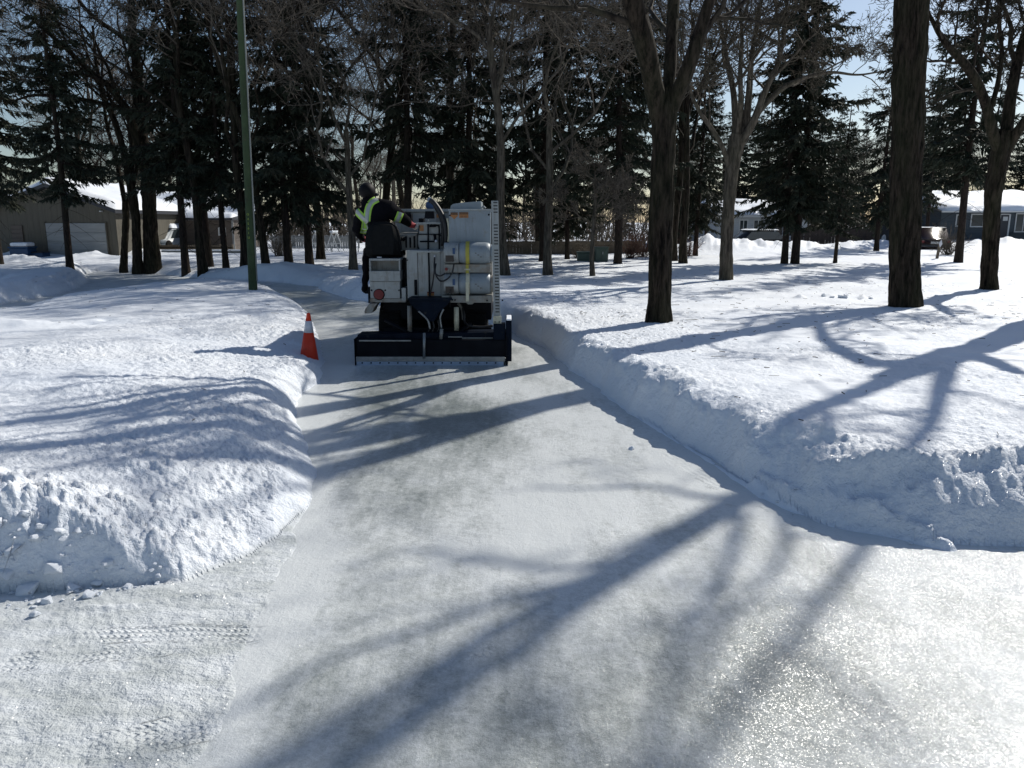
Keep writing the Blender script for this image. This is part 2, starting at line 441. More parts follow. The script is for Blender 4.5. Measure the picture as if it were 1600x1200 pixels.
def terrain(x, y, full=True):
    x = np.asarray(x, float); y = np.asarray(y, float)
    wob = .05 * pn(x * 1.4, y * 1.4, 3) + .02 * pn(x * 5, y * 5, 4)
    sd = poly_sd(x, y, EP, True)[0]
    wsum = np.zeros_like(x); H = np.zeros_like(x); Wd = np.zeros_like(x)
    for (ex, ey), eh, ew in EDGE:
        wq = 1.0 / ((x - ex) ** 2 + (y - ey) ** 2 + .12) ** 1.6
        wsum += wq; H += wq * eh; Wd += wq * ew
    H /= wsum; Wd /= wsum
    far = sstep(8, 40, y)
    sd = sd + wob * (1 + far)
    s = np.clip(sd / Wd, 0, 1)
    prof = (1 - (1 - s) ** 2.1) ** .85
    base = .37 + .05 * pn(x * .11, y * .11, 11) + .03 * pn(x * .33, y * .3, 12)
    rel = sstep(.6, 3.5, sd)
    h = prof * (H * (1 - rel) + base * rel)
    snow = sstep(.0, .25, sd)
    near = 1 - sstep(9, 16, np.hypot(x, y))
    # roughness of the surface, stronger on the ploughed banks
    bank = np.exp(-np.maximum(sd, 0) / 1.3) * (sd > 0)
    leftness = sstep(0.5, -1.5, x)
    rough = np.clip(.3 + .75 * bank + .5 * leftness * near + .5 * fbm(x * .35, y * .35, 21, 2), .12, 1.6)
    h = h + snow * (.035 * fbm(x * .45, y * .55, 31, 3) + .012 * rough * fbm(x * 2.6, y * 2.6, 41, 3))
    if full:
        cl = 1 - np.abs(pn(x * 7.5, y * 7.5, 51)) * 1.6
        cl2 = 1 - np.abs(pn(x * 17, y * 17, 52)) * 1.6
        crust = sstep(-.35, .35, pn(x * .9, y * .9, 53))
        h = h + snow * rough * ((.008 + .010 * crust) * cl + (.006 + .008 * crust) * cl2 + .007 * fbm(x * 34, y * 34, 61, 2))
        ripple = sstep(1.0, 3.0, x) * snow * sstep(20, 9, y)
        h = h + ripple * .012 * fbm(x * 2.2 + y * .8, y * 5.5, 63, 3)
        # broken face of the right bank
        face = sstep(0.0, .1, sd) * (1 - sstep(Wd * .8, Wd * 1.15, sd)) * sstep(.5, 1.5, x)
        h = h + face * (.036 * fbm(x * 3.6, y * 3.6, 71, 4) + .03 * np.abs(pn(x * 9, y * 9, 73)))
        blocky = np.exp(-(((x + 2.9) / 1.5) ** 2 + ((y - 4.05) / .5) ** 4)) * sstep(.0, .08, sd)
        c1 = np.floor(3.2 * (pn(x * 5.5 + .4 * y, y * 7, 75) + 1)) / 3.2; c2 = np.floor(2.6 * (pn(x * 13, y * 15 + x * 3, 78) + 1)) / 2.6
        h = h + blocky * (.055 * (c1 - 1) + .028 * (c2 - 1) + .03 * np.abs(pn(x * 9, y * 9, 76)))
        # wind and plough lines on the left lane bank
        lb = np.exp(-(((x + 15) / 5.0) ** 2 + ((y - 23) / 4.0) ** 2)) * snow
        h = h + lb * .05 * np.sin(h * 60 + 2 * pn(x * .8, y * .8, 77))
    for mx, my, rx, ry, hh in MOUNDS:
        if my > 20 and mx > 0: hh = hh * .62
        q = ((x - mx) / rx) ** 2 + ((y - my) / ry) ** 2
        m = q < 6
        if m.any():
            add = np.zeros_like(h)
            lump = 1 + .45 * fbm(x[m] * 1.5 / min(rx, 1.5), y[m] * 1.5 / min(rx, 1.5), 81, 4)
            add[m] = hh * np.exp(-q[m] * 1.1) * lump
            h = h + add * sstep(-.05, .1, sd)
    for mx, my, rr, dep in DENTS:
        q = ((x - mx) ** 2 + (y - my) ** 2) / (rr * rr)
        m = q < 5
        if m.any(): h[m] -= dep * np.exp(-q[m] * 1.3)
    pk = poly_sd(x, y, PACKED)[0] + .05 * fbm(x * 3, y * 3, 91, 3)
    pm = 1 - sstep(-.10, .03, pk)
    pm = np.maximum(pm, sstep(-6.6, -8.2, x) * (y > 12))
    pk = np.where((y > 12) & (x < -7), -1.0, pk)
    pin = sstep(0, -.45, pk)
    pk_h = .0015 + pin * .016 + pin * (.007 * fbm(x * 5, y * 5, 92, 3) + .004 * fbm(x * 20, y * 26, 93, 3) * sstep(-.5, .3, pn(x * 1.5, y * 1.5, 94)))
    inside = sd < 0
    low = -.07 * sstep(0.0, .05, -sd)
    hin = np.where(pm > 0, low * (1 - pm) + pk_h * pm, low)
    h = np.where(inside, hin, h)
    h = np.where(~inside & (pm > 0), np.maximum(h, pk_h * pm), h)
    for pts, wd, ht in RIDGES:
        d = poly_sd(x, y, np.array(pts), False)[0]
        m = d < wd * 3
        if m.any():
            e = np.exp(-(d[m] / wd) ** 2)
            ridge = ht * e * (.6 + .5 * fbm(x[m] * 3.5, y[m] * 3.5, 95, 3) + .15 * pn(x[m] * 30, y[m] * 30, 96))
            h[m] = np.maximum(h[m], np.maximum(h[m], 0) + ridge - .012)
    return h, sd, rough, pm
def ground_z(x, y):
    return float(terrain(np.array([x]), np.array([y]), False)[0][0])
def spot(px, py):
    """where a thing standing on the snow at that place of the photograph stands"""
    z = .36
    for _ in range(8):
        x, y = G(px, py, z)
        z = .5 * z + .5 * ground_z(x, y)
    x, y = G(px, py, z)
    return x, y, ground_z(x, y)

def fan(th, rr):
    T, Rr = np.meshgrid(th, rr)
    return Rr * np.sin(T), Rr * np.cos(T)
def grid_quads(nr, nc, wrap=False):
    i = np.arange(nr - 1)[:, None] * nc + np.arange(nc - 1)[None, :]
    q = np.stack([i, i + 1, i + nc + 1, i + nc], -1).reshape(-1, 4)
    if wrap:
        j = np.arange(nr - 1) * nc
        q = np.concatenate([q, np.stack([j + nc - 1, j, j + nc, j + 2 * nc - 1], -1)])
    return q
def set_attr(me, name, typ, data):
    a = me.attributes.new(name, typ, 'POINT')
    a.data.foreach_set('vector' if typ == 'FLOAT_VECTOR' else 'value', np.asarray(data, dtype=np.float32).ravel())
def tread_fields(x, y):
    m = np.zeros_like(x); co = np.zeros(x.shape + (3,))
    for (ax, ay), (bx, by), hw in TRACKS:
        dx, dy = bx - ax, by - ay; Ln = math.hypot(dx, dy); dx /= Ln; dy /= Ln
        u = (x - ax) * dx + (y - ay) * dy; v = -(x - ax) * dy + (y - ay) * dx
        k = (1 - sstep(hw * .85, hw, np.abs(v))) * sstep(0, .1, u) * (1 - sstep(Ln - .1, Ln, u))
        s = k > m
        m = np.maximum(m, k)
        co[s, 0] = u[s]; co[s, 1] = v[s]
    m = m * np.clip(.45 + .9 * fbm(x * 5, y * 5, 99, 4), 0, .9)
    return m, co

def build_ground():
    th = np.concatenate([np.linspace(-math.pi, -.72, 46)[:-1], np.linspace(-.72, .72, 800), np.linspace(.72, math.pi, 46)[1:-1]])
    rr = np.concatenate([np.geomspace(.4, 2.3, 30)[:-1], np.geomspace(2.3, 32, 620), np.geomspace(32, 70, 70)[1:], np.geomspace(70, 700, 16)[1:]])
    x, y = fan(th, rr)
    h, sd, rough, pm = terrain(x, y)
    # undercut crust: the top of the cut bank at the right leans out over its foot
    gy, gx = np.gradient(sd)
    dxr, dxc = np.gradient(x); dyr, dyc = np.gradient(y)
    det = dxr * dyc - dxc * dyr + 1e-12
    gX = (gy * dyc - gx * dyr) / det; gY = (gx * dxr - gy * dxc) / det
    gl = np.hypot(gX, gY) + 1e-6
    zone = sstep(.6, 1.2, x) * sstep(5.3, 6.3, y) * sstep(15, 12, y)
    lip = zone * np.exp(-((sd - .26) / .16) ** 2) * np.clip(.6 + .9 * pn(x * .9, y * .9, 301) + .15 * pn(x * 5, y * 5, 302), 0, 1.3)
    x = x - gX / gl * lip * .13; y = y - gY / gl * lip * .13
    v = np.stack([x, y, h], -1).reshape(-1, 3)
    q = grid_quads(len(rr), len(th), True)[:, ::-1]
    n0 = len(v)
    v = np.concatenate([v, [[0, 0, -.07]]])
    j = np.arange(len(th)); tr = np.stack([j, (j + 1) % len(th), np.full(len(th), n0)], -1)[:, ::1]
    me = np_mesh('snow_ground', v, q, tr, True)
    rg = np.append((rough * (1 - .3 * pm)).ravel(), .3)
    set_attr(me, 'rough', 'FLOAT', rg)
    set_attr(me, 'packed', 'FLOAT', np.append((pm * sstep(.05, -.02, sd)).ravel(), 1))
    m, co = tread_fields(x, y)
    set_attr(me, 'tread', 'FLOAT', np.append((m * pm).ravel(), 0))
    set_attr(me, 'tread_co', 'FLOAT_VECTOR', np.concatenate([co.reshape(-1, 3), [[0, 0, 0]]]))
    o = link_mesh('snow_field', me, M['snow'])
    tag(o, kind='structure')
    # the ice
    th = np.linspace(-math.pi, math.pi, 700); rr = np.geomspace(.3, 60, 520)
    x, y = fan(th, rr)
    sd = poly_sd(x, y, EP)[0]
    z = .004 * fbm(x * 1.2, y * 1.2, 201, 3) + .0025 * fbm(x * 7, y * 7, 202, 2)
    v = np.stack([x, y, z], -1).reshape(-1, 3)
    q = grid_quads(len(rr), len(th))[:, ::-1]
    keep = (sd.ravel()[q] < .5).all(1) & (v[q][:, :, 1] > -6).all(1)
    q = q[keep]
    used = np.unique(q); mp = np.zeros(len(v), int); mp[used] = np.arange(len(used))
    me = np_mesh('ice', v[used], mp[q], None, True)
    # frost left along the sides, wetter grey ice where the machine has shaved
    cx = np.interp(y, [2.5, 5, 8, 10.7, 14], [-.9, -.9, -1.05, -1.1, -1.5])
    pkd = poly_sd(x, y, PACKED)[0]
    fresh = np.exp(-((x - cx) / .9) ** 4) * sstep(2, 9.5, y)
    side = sstep(1.2, .05, -sd)
    fr = np.clip(.5 + .35 * side + .45 * fbm(x * .5, y * .3, 211, 3) + .25 * fbm(x * 2.2, y * .8, 212, 3) - .34 * fresh - .45 * sstep(14, 17, y) + .6 * np.exp(-np.maximum(pkd, 0) / .12), 0, 1.3)
    set_attr(me, 'frost', 'FLOAT', fr.ravel()[used])
    m, co = tread_fields(x, y)
    set_attr(me, 'tread', 'FLOAT', m.ravel()[used])
    set_attr(me, 'tread_co', 'FLOAT_VECTOR', co.reshape(-1, 3)[used])
    o = link_mesh('ice_path', me, M['ice'])
    tag(o, kind='structure')
build_ground()
# ------------------------------------------------------------------ trees
def tube_mesh(name, branches, mat, sides_fn, smooth=True):
    """branches: list of (points, radii); one mesh of tapered tubes"""
    groups = {}
    for pts, rad in branches:
        k = sides_fn(max(rad)); groups.setdefault((len(pts), k), []).append((pts, rad))
    V = []; Q = []; T = []; off = 0
    for (n, k), lst in groups.items():
        P = np.array([[tuple(p) for p in a[0]] for a in lst], float); Rr = np.array([a[1] for a in lst], float)
        tan = np.gradient(P, axis=1); tan /= np.linalg.norm(tan, axis=2, keepdims=True) + 1e-9
        ref = np.tile(np.array([0.31, 0.22, 0.92]), (len(lst), n, 1))
        m = np.abs(tan[:, :1, 2:3]).repeat(n, 1) > .8
        ref = np.where(m, np.array([.93, .3, .1]), ref)
        u = np.cross(tan, ref); u /= np.linalg.norm(u, axis=2, keepdims=True) + 1e-9
        w = np.cross(tan, u)
        a = np.arange(k) * 2 * math.pi / k
        ring = P[:, :, None, :] + Rr[:, :, None, None] * (u[:, :, None, :] * np.cos(a)[None, None, :, None] + w[:, :, None, :] * np.sin(a)[None, None, :, None])
        V.append(ring.reshape(-1, 3))
        b = np.arange(len(lst))[:, None, None] * n * k + off
        i = np.arange(n - 1)[None, :, None] * k; j = np.arange(k)[None, None, :]; j2 = (j + 1) % k
        Q.append(np.stack([b + i + j, b + i + k + j, b + i + k + j2, b + i + j2], -1).reshape(-1, 4))
        off += len(lst) * n * k
    return np_mesh(name, np.concatenate(V), np.concatenate(Q), None, smooth)

def rnd_perp(rng, d):
    v = Vector((rng.gauss(0, 1), rng.gauss(0, 1), rng.gauss(0, 1)))
    v = v - d * v.dot(d)
    return v.normalized() if v.length > 1e-4 else d.orthogonal().normalized()
NSEG = {0: 9, 1: 8, 2: 6, 3: 5, 4: 4, 5: 3}
def grow(rng, p, d, Ln, r, lev, out, cfg):
    n = NSEG[lev]
    pts = [Vector(p)]; rad = [r]; d = Vector(d).normalized(); p = Vector(p)
    wig = cfg['wig'] * (1 + .15 * lev); up = cfg['up'][lev]
    rmin = cfg.get('rmin', .0065)
    for i in range(n):
        d = (d + rnd_perp(rng, d) * wig * rng.random() + Vector((0, 0, up)) / n).normalized()
        p = p + d * (Ln / n)
        pts.append(p.copy()); rad.append(max(rmin, r * (1 - .68 * (i + 1) / n)))
    out[lev].append((pts, rad))
    if lev < cfg['max']: kids(rng, pts, rad, Ln, lev, out, cfg)
def kids(rng, pts, rad, Ln, lev, out, cfg, t0=None, cnt=None, ang=None):
    c = cfg['c'][lev] if cnt is None else cnt
    c = max(1, int(c * rng.uniform(.8, 1.25) + .5))
    t0 = cfg.get('t0', .22) if t0 is None else t0
    for j in range(c):
        t = t0 + (1 - t0) * (j + rng.random()) / c
        f = t * (len(pts) - 1); i = min(int(f), len(pts) - 2); f -= i
        p = pts[i].lerp(pts[i + 1], f)
        rr = rad[i] + (rad[i + 1] - rad[i]) * f
        tan = (pts[i + 1] - pts[i]).normalized()
        a = R(rng.uniform(*(ang or cfg['ang'][lev])))
        d = tan * math.cos(a) + rnd_perp(rng, tan) * math.sin(a)
        if d.z < -.25 and rng.random() < .6: d.z = abs(d.z)
        l2 = Ln * rng.uniform(.38, .68) * (1.1 - .45 * t)
        grow(rng, p, d, l2, min(max(.0045, rr * rng.uniform(.45, .72)), l2 * .022 + .004), lev + 1, out, cfg)
CFG = dict(wig=.42, up={0: .2, 1: .35, 2: .25, 3: .15, 4: .1, 5: .05}, c={0: 6, 1: 7, 2: 6, 3: 6, 4: 5}, ang={0: (25, 50), 1: (28, 60), 2: (30, 65), 3: (30, 70), 4: (30, 70)}, max=5)
def sides(r): return 12 if r > .12 else 8 if r > .05 else 5 if r > .02 else 3

def bark_trunk(name, path, radii, mat, nsides=72, step=.035, depth=.014, flare=(0, 0), seed=1, scarf=None):
    """a furrowed trunk: ridged relief cut into a fine tube"""
    P = np.array([tuple(p) for p in path], float); Rr = np.array(radii, float)
    s = np.concatenate([[0], np.cumsum(np.linalg.norm(np.diff(P, axis=0), axis=1))])
    n = max(8, int(s[-1] / step)); q = np.linspace(0, s[-1], n)
    # smooth the centre line
    from_c = np.stack([np.interp(q, s, P[:, i]) for i in range(3)], 1)
    ker = np.ones(9) / 9
    c = from_c.copy()
    for i in range(3):
        pad = np.concatenate([np.full(4, c[0, i]) - (np.arange(4, 0, -1)) * (c[1, i] - c[0, i]), c[:, i], np.full(4, c[-1, i]) + np.arange(1, 5) * (c[-1, i] - c[-2, i])])
        c[:, i] = np.convolve(pad, ker, 'valid')
    r = np.interp(q, s, Rr)
    a = np.arange(nsides) * 2 * math.pi / nsides
    A, Q = np.meshgrid(a, q)
    per = max(6, int(2 * math.pi * float(np.mean(Rr)) / .055))
    u = A / (2 * math.pi) * per
    zz = Q
    n1 = pn(u + .35 * pn(u * 1, zz * 2.2, seed + 5, per), zz * 1.7, seed, per)
    n2 = pn(u * 2, zz * 5.5, seed + 1, per * 2)
    ridge = np.sqrt(np.abs(n1)) * 2.2 - 1.5
    disp = depth * (ridge + .3 * n2) + .5 * depth * pn(A / (2 * math.pi) * 3, zz * .8, seed + 2, 3) * 2
    disp = disp * np.clip(r[:, None] / .2, .15, 1)
    fl = flare[0] * np.exp(-Q / max(flare[1], 1e-3)) * (1 + .55 * np.cos(A * 3 + seed) + .35 * np.cos(A * 5 + 2 * seed)) if flare[0] else 0
    rad = r[:, None] + disp + fl
    if scarf is not None: rad = rad + scarf(A, Q)
    tan = np.gradient(c, axis=0); tan /= np.linalg.norm(tan, axis=1, keepdims=True)
    ux = np.cross(tan, np.array([0, 1., 0])); ux /= np.linalg.norm(ux, axis=1, keepdims=True)
    uy = np.cross(tan, ux)
    V = c[:, None, :] + rad[..., None] * (ux[:, None, :] * np.cos(A)[..., None] + uy[:, None, :] * np.sin(A)[..., None])
    k = nsides; i = np.arange(n - 1)[:, None] * k; j = np.arange(k)[None, :]; j2 = (j + 1) % k
    quads = np.stack([i + j, i + k + j, i + k + j2, i + j2], -1).reshape(-1, 4)
    return np_mesh(name, V.reshape(-1, 3), quads, None, True)

def bare_tree(name, seed, H, r0, mode='elm', mat='bark', twig='twig', cc=None):
    """a leafless tree built at the origin: trunk, limbs and a crown of twigs"""
    rng = random.Random(seed)
    out = {i: [] for i in range(7)}
    cfg = dict(CFG)
    root = empty(name)
    lean = Vector((rng.uniform(-.08, .08), rng.uniform(-.05, .05), 0))
    th = H * rng.uniform(.24, .36)
    pts = [Vector((0, 0, -.3))]; n = 9
    for i in range(1, n + 1):
        z = th * 1.7 * i / n
        pts.append(Vector((lean.x * z + .10 * math.sin(z * .9 + seed) * z / th * .6, lean.y * z + .07 * math.cos(z * 1.1 + seed), z)))
    rad = [r0 * 1.25, r0 * 1.02] + [r0 * (1 - .38 * (i / n)) for i in range(1, n)]
    if mode == 'lean':
        for i, p in enumerate(pts): p.x += .035 * max(p.z, 0) ** 1.7 * (1 if seed % 2 else -1)
    trunk = bark_trunk('trunk', pts, rad, None, 26, .09, .010, (r0 * .35, .35), seed)
    link_mesh('trunk', trunk, M[mat], root)
    limbs = []
    k = {'elm': 6, 'lean': 5, 'small': 6, 'tall': 5}[mode]
    cfg['c'] = cc or {0: 6, 1: 8, 2: 6, 3: 6, 4: 3}
    for j in range(k):
        t = .55 + .45 * j / (k - 1)
        f = t * (len(pts) - 1); i = min(int(f), len(pts) - 2)
        p = pts[i].lerp(pts[i + 1], f - i)
        az = j * 2.4 + rng.uniform(-.5, .5) + seed
        el = R(rng.uniform(42, 66) if mode != 'small' else rng.uniform(15, 50))
        if j == k - 1: el = R(80)
        d = Vector((math.cos(az) * math.cos(el), math.sin(az) * math.cos(el) * .9, math.sin(el)))
        Ln = (H - p.z) * rng.uniform(.72, .95) * (1 if mode != 'small' else .6)
        o2 = {q: [] for q in range(7)}
        grow(rng, p, d, Ln, r0 * rng.uniform(.34, .5), 1, o2, cfg)
        limbs.append(o2[1][0])
        for q in range(2, 7): out[q] += o2[q]
    for pts_, rad_ in limbs:
        link_mesh('limb', tube_mesh('limb', [(pts_, rad_)], None, sides), M[mat], root)
    cr = link_mesh('crown', tube_mesh('crown', out[2] + out[3] + out[4] + out[5], None, sides), M[twig], root)
    return root

def spruce(name, seed, H, z0, Lmax, r0, thin=1.0, brown=False):
    rng = random.Random(seed); nr = np.random.RandomState(seed)
    root = empty(name)
    pts = [Vector((.05 * math.sin(z * .5 + seed), .05 * math.cos(z * .4), z)) for z in np.linspace(-.3, H, 14)]
    rad = list(np.interp(np.linspace(0, 1, 14), [0, .06, 1], [r0 * 1.2, r0, .015]))
    link_mesh('trunk', bark_trunk('trunk', pts, rad, None, 18, .12, .007, (r0 * .3, .25), seed), M['bark_spruce'], root)
    stems = []; base = []; dirs = []; szs = []
    z = z0
    while z < H - .25:
        f = (z - z0) / (H - z0)
        Lb = Lmax * ((1 - f) ** .8) * min(1, .55 + f * 4) + .15
        k = rng.randint(5, 7)
        for j in range(k):
            if rng.random() > .9 * thin + .1: continue
            az = rng.uniform(0, 2 * math.pi)
            ln = Lb * rng.uniform(.55, 1.12)
            el = R(-24 + 52 * f + rng.uniform(-10, 10))
            d = Vector((math.cos(az) * math.cos(el), math.sin(az) * math.cos(el), math.sin(el)))
            p = Vector((0, 0, z + rng.uniform(-.12, .12))); pp = [p.copy()]
            for s in range(5):
                d = (d + Vector((rng.uniform(-.08, .08), rng.uniform(-.08, .08), .11 if s > 1 else -.05))).normalized()
                p = p + d * ln / 5; pp.append(p.copy())
            stems.append((pp, [.022 * (1 - .15 * s) * (.5 + ln / 3.5) for s in range(6)]))
            A = np.array([tuple(q) for q in pp])
            nb = int(ln * 24 * thin) + 6
            t = nr.uniform(.06, 1, nb) ** .8 * 5; i = np.minimum(t.astype(int), 4); fr = (t - i)[:, None]
            b = A[i] * (1 - fr) + A[i + 1] * fr
            tn = A[i + 1] - A[i]; tn /= np.linalg.norm(tn, axis=1, keepdims=True)
            side = np.cross(tn, [0, 0, 1]); side /= np.linalg.norm(side, axis=1, keepdims=True) + 1e-6
            sg = nr.choice([-1, 1], nb)[:, None]
            dd = tn * nr.uniform(.3, 1.0, (nb, 1)) + side * sg * nr.uniform(.2, 1.0, (nb, 1)) + np.array([0, 0, -1]) * nr.uniform(.05, .95, (nb, 1))
            dd /= np.linalg.norm(dd, axis=1, keepdims=True)
            base.append(b); dirs.append(dd); szs.append(nr.uniform(.5, 1.15, nb) * (.20 + .30 * min(1, ln / 2)) * (1.15 - .5 * (t / 5)))
        z += rng.uniform(.22, .36) * (H / 14) ** .3
    # dead sticks low on the trunk
    z = .9
    while z < z0 + .5:
        az = rng.uniform(0, 6.28); ln = rng.uniform(.3, 1.3)
        d = Vector((math.cos(az), math.sin(az), rng.uniform(-.5, 0)))
        pp = [Vector((0, 0, z)) + d * ln * q / 5 + Vector((0, 0, -.04 * q * q * .3)) for q in range(6)]
        stems.append((pp, [.012 * (1 - .15 * s) for s in range(6)]))
        z += rng.uniform(.08, .25)
    B = np.concatenate(base); D = np.concatenate(dirs); S = np.concatenate(szs)[:, None]
    n = len(B)
    V = []; Q = []
    # each spray is a kinked blade with two side prongs
    up = np.cross(D, nr.normal(size=(n, 3))); up /= np.linalg.norm(up, axis=1, keepdims=True) + 1e-6
    wd = nr.uniform(.085, .15, (n, 1)) * S
    mid = B + D * S * .45 + np.array([0, 0, -.03]) * S
    tip = B + D * S + np.array([0, 0, -.14]) * S
    q1 = np.stack([B, mid + up * wd, tip, mid - up * wd], 1)
    up2 = np.cross(D, up)
    q2 = np.stack([B + D * S * .1, B + D * S * .5 + up2 * wd * 2.6, B + D * S * .42 + up2 * wd * .6, B + D * S * .25], 1)
    q3 = np.stack([B + D * S * .3, B + D * S * .8 - up2 * wd * 2.4 - up * wd, B + D * S * .66 - up2 * wd * .4, B + D * S * .5], 1)
    V = np.concatenate([q1, q2, q3]).reshape(-1, 3)
    Q = np.arange(len(V)).reshape(-1, 4)
    link_mesh('crown', np_mesh('crown', V, Q, None, False), M['needle'], root)
    tag(link_mesh('boughs', tube_mesh('boughs', stems, None, lambda r: 3), M['bark_spruce'], root), kind='stuff')
    return root

def put(root, x, y, z=None, s=1.0, rz=0.0, label=None, cat='tree', group=None, sz=None):
    root.location = (x, y, ground_z(x, y) if z is None else z)
    root.scale = (s, s, sz or s); root.rotation_euler = (0, 0, rz)
    return tag(root, label, cat, group)

PROTO = {}
def place(kind, px, py, s, rz, label, group=None, sz=None, y=None, cat='tree'):
    if kind in PROTO and PROTO[kind].get('used_once'):
        o = copy_tree(PROTO[kind])
    else:
        o = PROTO[kind]
        o['used_once'] = 1
    if y is None:
        X, Y, Z = spot(px, py)
        if 255 < px < 560 and Y < 27:
            Y = 27 + (430 - py) * .15; X = W(px, 345, Y).x; Z = ground_z(X, Y)
    else:
        p = W(px, 345, y); X, Y = p.x, p.y; Z = ground_z(X, Y)
    return put(o, X, Y, Z, s, rz, label, cat, group, sz)

PROTO['s1'] = spruce('spruce_tree', 11, 15.0, 2.6, 3.1, .15, .72)
PROTO['s2'] = spruce('spruce_tree', 12, 14.0, 3.0, 2.5, .135, .68)
PROTO['s3'] = spruce('spruce_tree', 13, 12.5, 1.6, 2.7, .13, .72)
PROTO['s4'] = spruce('spruce_tree', 14, 7.0, 1.5, 1.5, .09, .75)
PROTO['s5'] = spruce('spruce_tree', 17, 15.0, 1.9, 2.4, .14, .8)
PROTO['b1'] = bare_tree('bare_tree', 21, 13.0, .15, 'elm')
PROTO['b2'] = bare_tree('bare_tree', 22, 12.5, .145, 'lean', 'bark_pale')
PROTO['b3'] = bare_tree('bare_tree', 25, 13.5, .15, 'tall')
PROTO['b4'] = bare_tree('bare_tree', 27, 12.0, .13, 'lean')
PROTO['b5'] = bare_tree('bare_tree', 31, 5.0, .075, 'small', 'bark_pale')
PROTO['b6'] = bare_tree('bare_tree', 36, 12.5, .15, 'elm', 'bark_pale')

SPR = 'spruces standing among the park trees'
BAR = 'leafless trees standing in the park'
# spruces that can be told apart
place('s1', 0, 413, 1.0, .3, 'dark spruce cut by the edge of the view in front of the tan garage wall', SPR)
place('s2', 112, 421, .9, 1.1, 'spruce with a thin pale lower trunk in front of the white garage door', SPR)
place('s2', 293, 423, 1.0, 2.0, 'spruce with its trunk just right of the thick forked elm', SPR)
place('s2', 348, 424, .8, 2.9, 'narrow spruce with the thinnest trunk between the elm and the green pole', SPR)
place('s2', 325, 417, 1.05, 4.4, 'spruce with a reddish trunk half behind a dark bare trunk left of the pole', SPR)
place('s3', 447, 422, 1.15, 4.0, 'reddish trunked spruce, nearer of the pair right of the green pole', SPR)
place('s1', 478, 418, .98, 5.1, 'reddish trunked spruce, farther of the pair right of the green pole', SPR)
place('s2', 640, 412, 1.15, .9, 'tall spruce rising behind the operator of the machine', SPR)
place('s3', 735, 410, 1.25, 1.7, 'broad spruce rising behind the middle of the machine', SPR)
place('s1', 850, 408, 1.2, 2.2, 'tall pointed spruce behind the bare trunk right of the measuring post', SPR)
place('s3', 886, 405, .8, 3.6, 'low spruce with a short thin trunk in front of the wooden fence', SPR)
place('s1', 963, 412, .95, 3.3, 'stout dark trunked spruce beside the green utility cabinet', SPR)
place('s5', 1223, 412, .9, 4.2, 'left and thinner spruce of the close pair before the pale house', SPR)
place('s5', 1245, 412, 1.08, .5, 'right and thicker spruce of the close pair before the pale house', SPR)
place('s4', 1307, 411, .85, 1.5, 'small spruce with brown sparse boughs before the long dark fence', SPR)
place('s3', 1370, 392, 1.02, 2.5, 'pointed spruce whose whole top shows against open sky', SPR)
place('s2', 1495, 410, 1.1, 3.1, 'grey trunked spruce leaning slightly before the blue grey house', SPR)
place('s5', 1088, 400, .8, .2, 'bushy spruce between the big forked trunk and the pale forked tree', SPR)
# leafless trees that can be told apart
place('b3', 318, 425, 1.0, 1.0, 'dark bare tree with a thick straight trunk left of the green pole', BAR)
place('b1', 377, 427, 1.0, 2.3, 'dark bare tree touching the green pole on its left side', BAR)
place('b4', 412, 427, 1.0, 3.7, 'grey brown bare tree just right of the green pole', BAR)
place('b2', 548, 430, .9, .4, 'bare tree standing just left of the machine operator', BAR)
place('b6', 790, 430, .95, 1.3, 'bare tree directly behind the measuring post of the machine', BAR)
place('b2', 857, 430, .92, 3.5, 'bare tree leaning over, second right of the machine', BAR)
place('b5', 927, 431, 1.0, .6, 'small crooked bare tree with a thin trunk before the wooden fence', BAR)
place('b3', 1068, 411, .95, 2.0, 'dark bare trunk in front of its twin by the snow heap', BAR)
place('b1', 1053, 408, 1.0, 4.6, 'dark bare trunk half hidden behind the big forked tree', BAR)
place('b6', 700, 408, 1.2, 5.2, 'bare tree spreading above the machine, mostly hidden below', BAR)
place('b4', 600, 409, 1.25, 5.9, 'bare tree behind the operator, lower trunk hidden', BAR)
place('b1', 500, 405, 1.1, 1.9, 'bare tree behind the reddish spruce pair', BAR)
place('b1', 130, 408, 1.1, 3.0, 'bare tree between garage and house behind the spruces', BAR, y=44)

